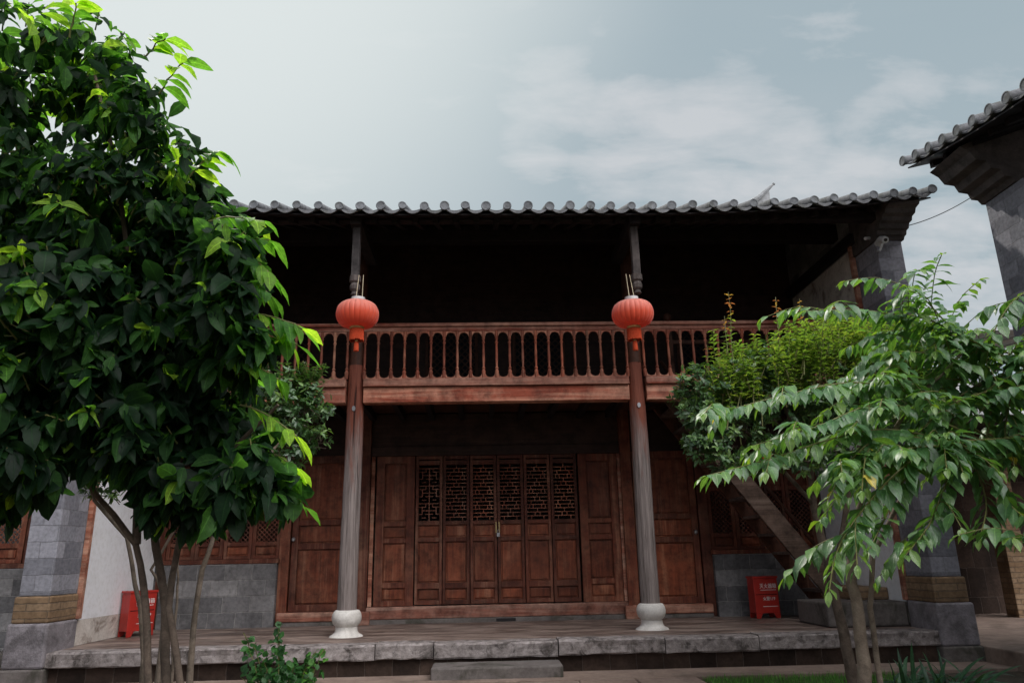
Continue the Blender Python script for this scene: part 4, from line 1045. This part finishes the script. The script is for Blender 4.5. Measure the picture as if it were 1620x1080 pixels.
def smooth_pts(P, n=4):
    out = []
    for i in range(len(P)-1):
        a, b, c, d = P[max(0, i-1)], P[i], P[i+1], P[min(len(P)-1, i+2)]
        for k in range(n):
            t = k/n; out.append(.5*((2*b)+(c-a)*t+(2*a-5*b+4*c-d)*t*t+(3*b-a-3*c+d)*t**3))
    out.append(P[-1]); return out
MAIN = [([(1560, 690), (1450, 625), (1350, 605), (1240, 625), (1140, 652)], 5.2, 4.7), ([(1560, 700), (1450, 650), (1380, 640), (1290, 675), (1190, 705)], 5.1, 4.6),
        ([(1540, 710), (1420, 680), (1330, 690), (1220, 725), (1118, 752)], 5.1, 4.55), ([(1500, 700), (1400, 690), (1345, 730), (1310, 790)], 5.0, 4.6),
        ([(1520, 700), (1440, 730), (1370, 800), (1325, 870), (1312, 935)], 5.0, 4.5), ([(1470, 700), (1560, 695), (1660, 690)], 5.0, 4.8),
        ([(1480, 700), (1560, 740), (1600, 800), (1640, 830)], 5.0, 4.7), ([(1600, 570), (1480, 520), (1380, 492), (1275, 492)], 5.3, 4.9),
        ([(1640, 590), (1540, 540), (1470, 505), (1415, 478)], 5.2, 4.9), ([(1640, 640), (1560, 590), (1490, 562), (1410, 555)], 5.3, 4.9),
        ([(1500, 690), (1430, 760), (1400, 820), (1375, 870)], 5.1, 4.8), ([(1540, 700), (1500, 760), (1470, 830), (1430, 880)], 5.1, 4.8),
        ([(1560, 700), (1570, 640), (1600, 560), (1640, 500)], 5.2, 5.0), ([(1500, 640), (1560, 620), (1620, 600), (1680, 600)], 5.1, 4.9),
        ([(1480, 730), (1410, 720), (1360, 745), (1300, 820)], 5.0, 4.7), ([(1530, 710), (1560, 790), (1550, 850)], 5.1, 4.8),
        ([(1600, 560), (1520, 530), (1460, 470), (1440, 455)], 5.3, 5.1), ([(1520, 600), (1440, 600), (1380, 600), (1300, 655)], 5.3, 5.0),
        ([(1660, 720), (1580, 720), (1480, 705), (1380, 720), (1330, 735)], 5.1, 4.7), ([(1560, 600), (1500, 640), (1450, 690), (1420, 740)], 5.3, 5.0),
        ([(1650, 560), (1610, 600), (1590, 680), (1600, 740)], 5.2, 5.0),
        ([(1640, 450), (1600, 480), (1570, 530), (1560, 580)], 5.2, 5.1), ([(1660, 860), (1630, 850), (1600, 850)], 4.6, 4.5)]
for pl, Ya, Yb in MAIN:
    P = [at(x, y, Ya+(Yb-Ya)*i/(len(pl)-1)) for i, (x, y) in enumerate(pl)]
    spray(smooth_pts(P))
    for q in range(len(P)-2 if pl[-1][1] > 740 else len(P)-1):                       # side sprays, shorter, drooping
        for e in range(2):
            if r.random() < .38: continue
            a = P[q].lerp(P[q+1], r.random()); d = (P[q+1]-P[q]).normalized(); sd_ = d.cross(Vector((0, 0, 1))).normalized()*(1 if e else -1)
            ln = r.uniform(.22, .6)*(1-.35*q/len(P)); dv = (d*.8+sd_*r.uniform(.4, 1)+Vector((0, 0, r.uniform(-.12, .3)))).normalized()*ln
            spray(smooth_pts([a, a+dv*.5+Vector((0, 0, .02)), a+dv+Vector((0, 0, -.07))], 3), .155, lvl=1)
for i in range(52):     # further sprays inside the crown, behind the front ones
    x, y = r.uniform(1420, 1640), r.uniform(540, 740); Y0_ = r.uniform(5.0, 5.8)
    a = at(x, y, Y0_); dv = Vector((r.uniform(-1, .7), r.uniform(-.6, .6), r.uniform(-.1, .4))).normalized()*r.uniform(.45, .8)
    P = [a, a+dv*.5+Vector((0, 0, .03)), a+dv+Vector((0, 0, -.12))]; spray(smooth_pts(P, 3), .155, lvl=1)
cr.build('crown', M['leaf_arch'], t4, smooth=True, fix=False); tw.build('twigs', M['twig'], t4)

# ---------------------------------------------------------------- low plants
r = random.Random(8)
bu = thing('leafy_shrub', (at(445, 1079, 8.3).x, 8.3, ZG), 'low green vine-like shrub in front of the terrace kerb left of the step', 'shrub')
lm = MB(); sm = MB()
for (x, y) in [(385, 1000), (400, 1020), (440, 1000), (445, 1030), (470, 1040), (500, 1030), (515, 1025), (480, 1060), (430, 1060), (400, 1060), (380, 1070), (455, 1070), (500, 1065), (440, 990), (415, 1040), (465, 1055), (490, 1045)]:
    Yq = 8.3+r.uniform(-.25, .25); a = Vector((at(445+(x-445)*.4, 1079, Yq).x, Yq, ZG)); b = at(x, y, Yq); pts = curve(a, b, .02, 6, r, .02); sm.tube(pts, .005, 5)
    for k in range(26):
        t_ = r.uniform(.25, 1); i = min(5, int(t_*6)); p = pts[i].lerp(pts[i+1], t_*6-i)+rv(r)*.075
        L = r.uniform(.05, .10); leaf(lm, p, rv(r)+Vector((0, -.2, -.1)), Vector((0, -.5, 1))+rv(r)*.5, L, L*.75, r.uniform(.0, .7)+(.3 if x > 480 else 0), .4, .1, 0, MEDIUM)
lm.build('foliage', M['leaf_bush'], bu, smooth=True, fix=False); sm.build('stem', M['twig'], bu)
fe = thing('strap_leaf_plant', (at(1470, 1079, 7.6).x, 7.6, ZG), 'dark green plant with long arching strap leaves at the bottom right', 'plant')
fm = MB()
for i in range(58):
    x = r.uniform(1395, 1590); Yq = r.uniform(7.2, 8.0); a = Vector((at(1440+(x-1440)*.75, 1079, Yq).x, Yq, ZG+.0)); dv = Vector((r.uniform(-.9, .9), r.uniform(-.5, .3), r.uniform(.6, 1.2)))
    leaf(fm, a, dv, Vector((-dv.x, -dv.y-.3, .6)), r.uniform(.3, .5), r.uniform(.03, .05), r.uniform(0, 1), r.uniform(.4, .9), .15, 0, ((0, .4), (.15, .7), (.3, .9), (.45, 1), (.6, .9), (.75, .7), (.88, .4), (1, 0)))
fm.build('leaf_blades', M['leaf_fern'], fe, smooth=True, fix=False)
gm = MB()
for i in range(9000):
    x, y = r.uniform(2.35, 4.5), r.uniform(7.2, 8.70)
    if r.random() < .35: x = r.uniform(-8, -.75)
    h = r.uniform(.03, .085); a = r.uniform(0, 6.28); w_ = .004; dx, dy = math.cos(a)*w_, math.sin(a)*w_; l = rv(r)*.03
    gm.add([(x-dx, y-dy, ZG), (x+dx, y+dy, ZG), (x+l.x, y+l.y, ZG+h)], [(0, 1, 2)], r.random())
tag(gm.build('grass', M['grass'], fix=False), 'short green grass beside the stone path', 'grass', kind='stuff')
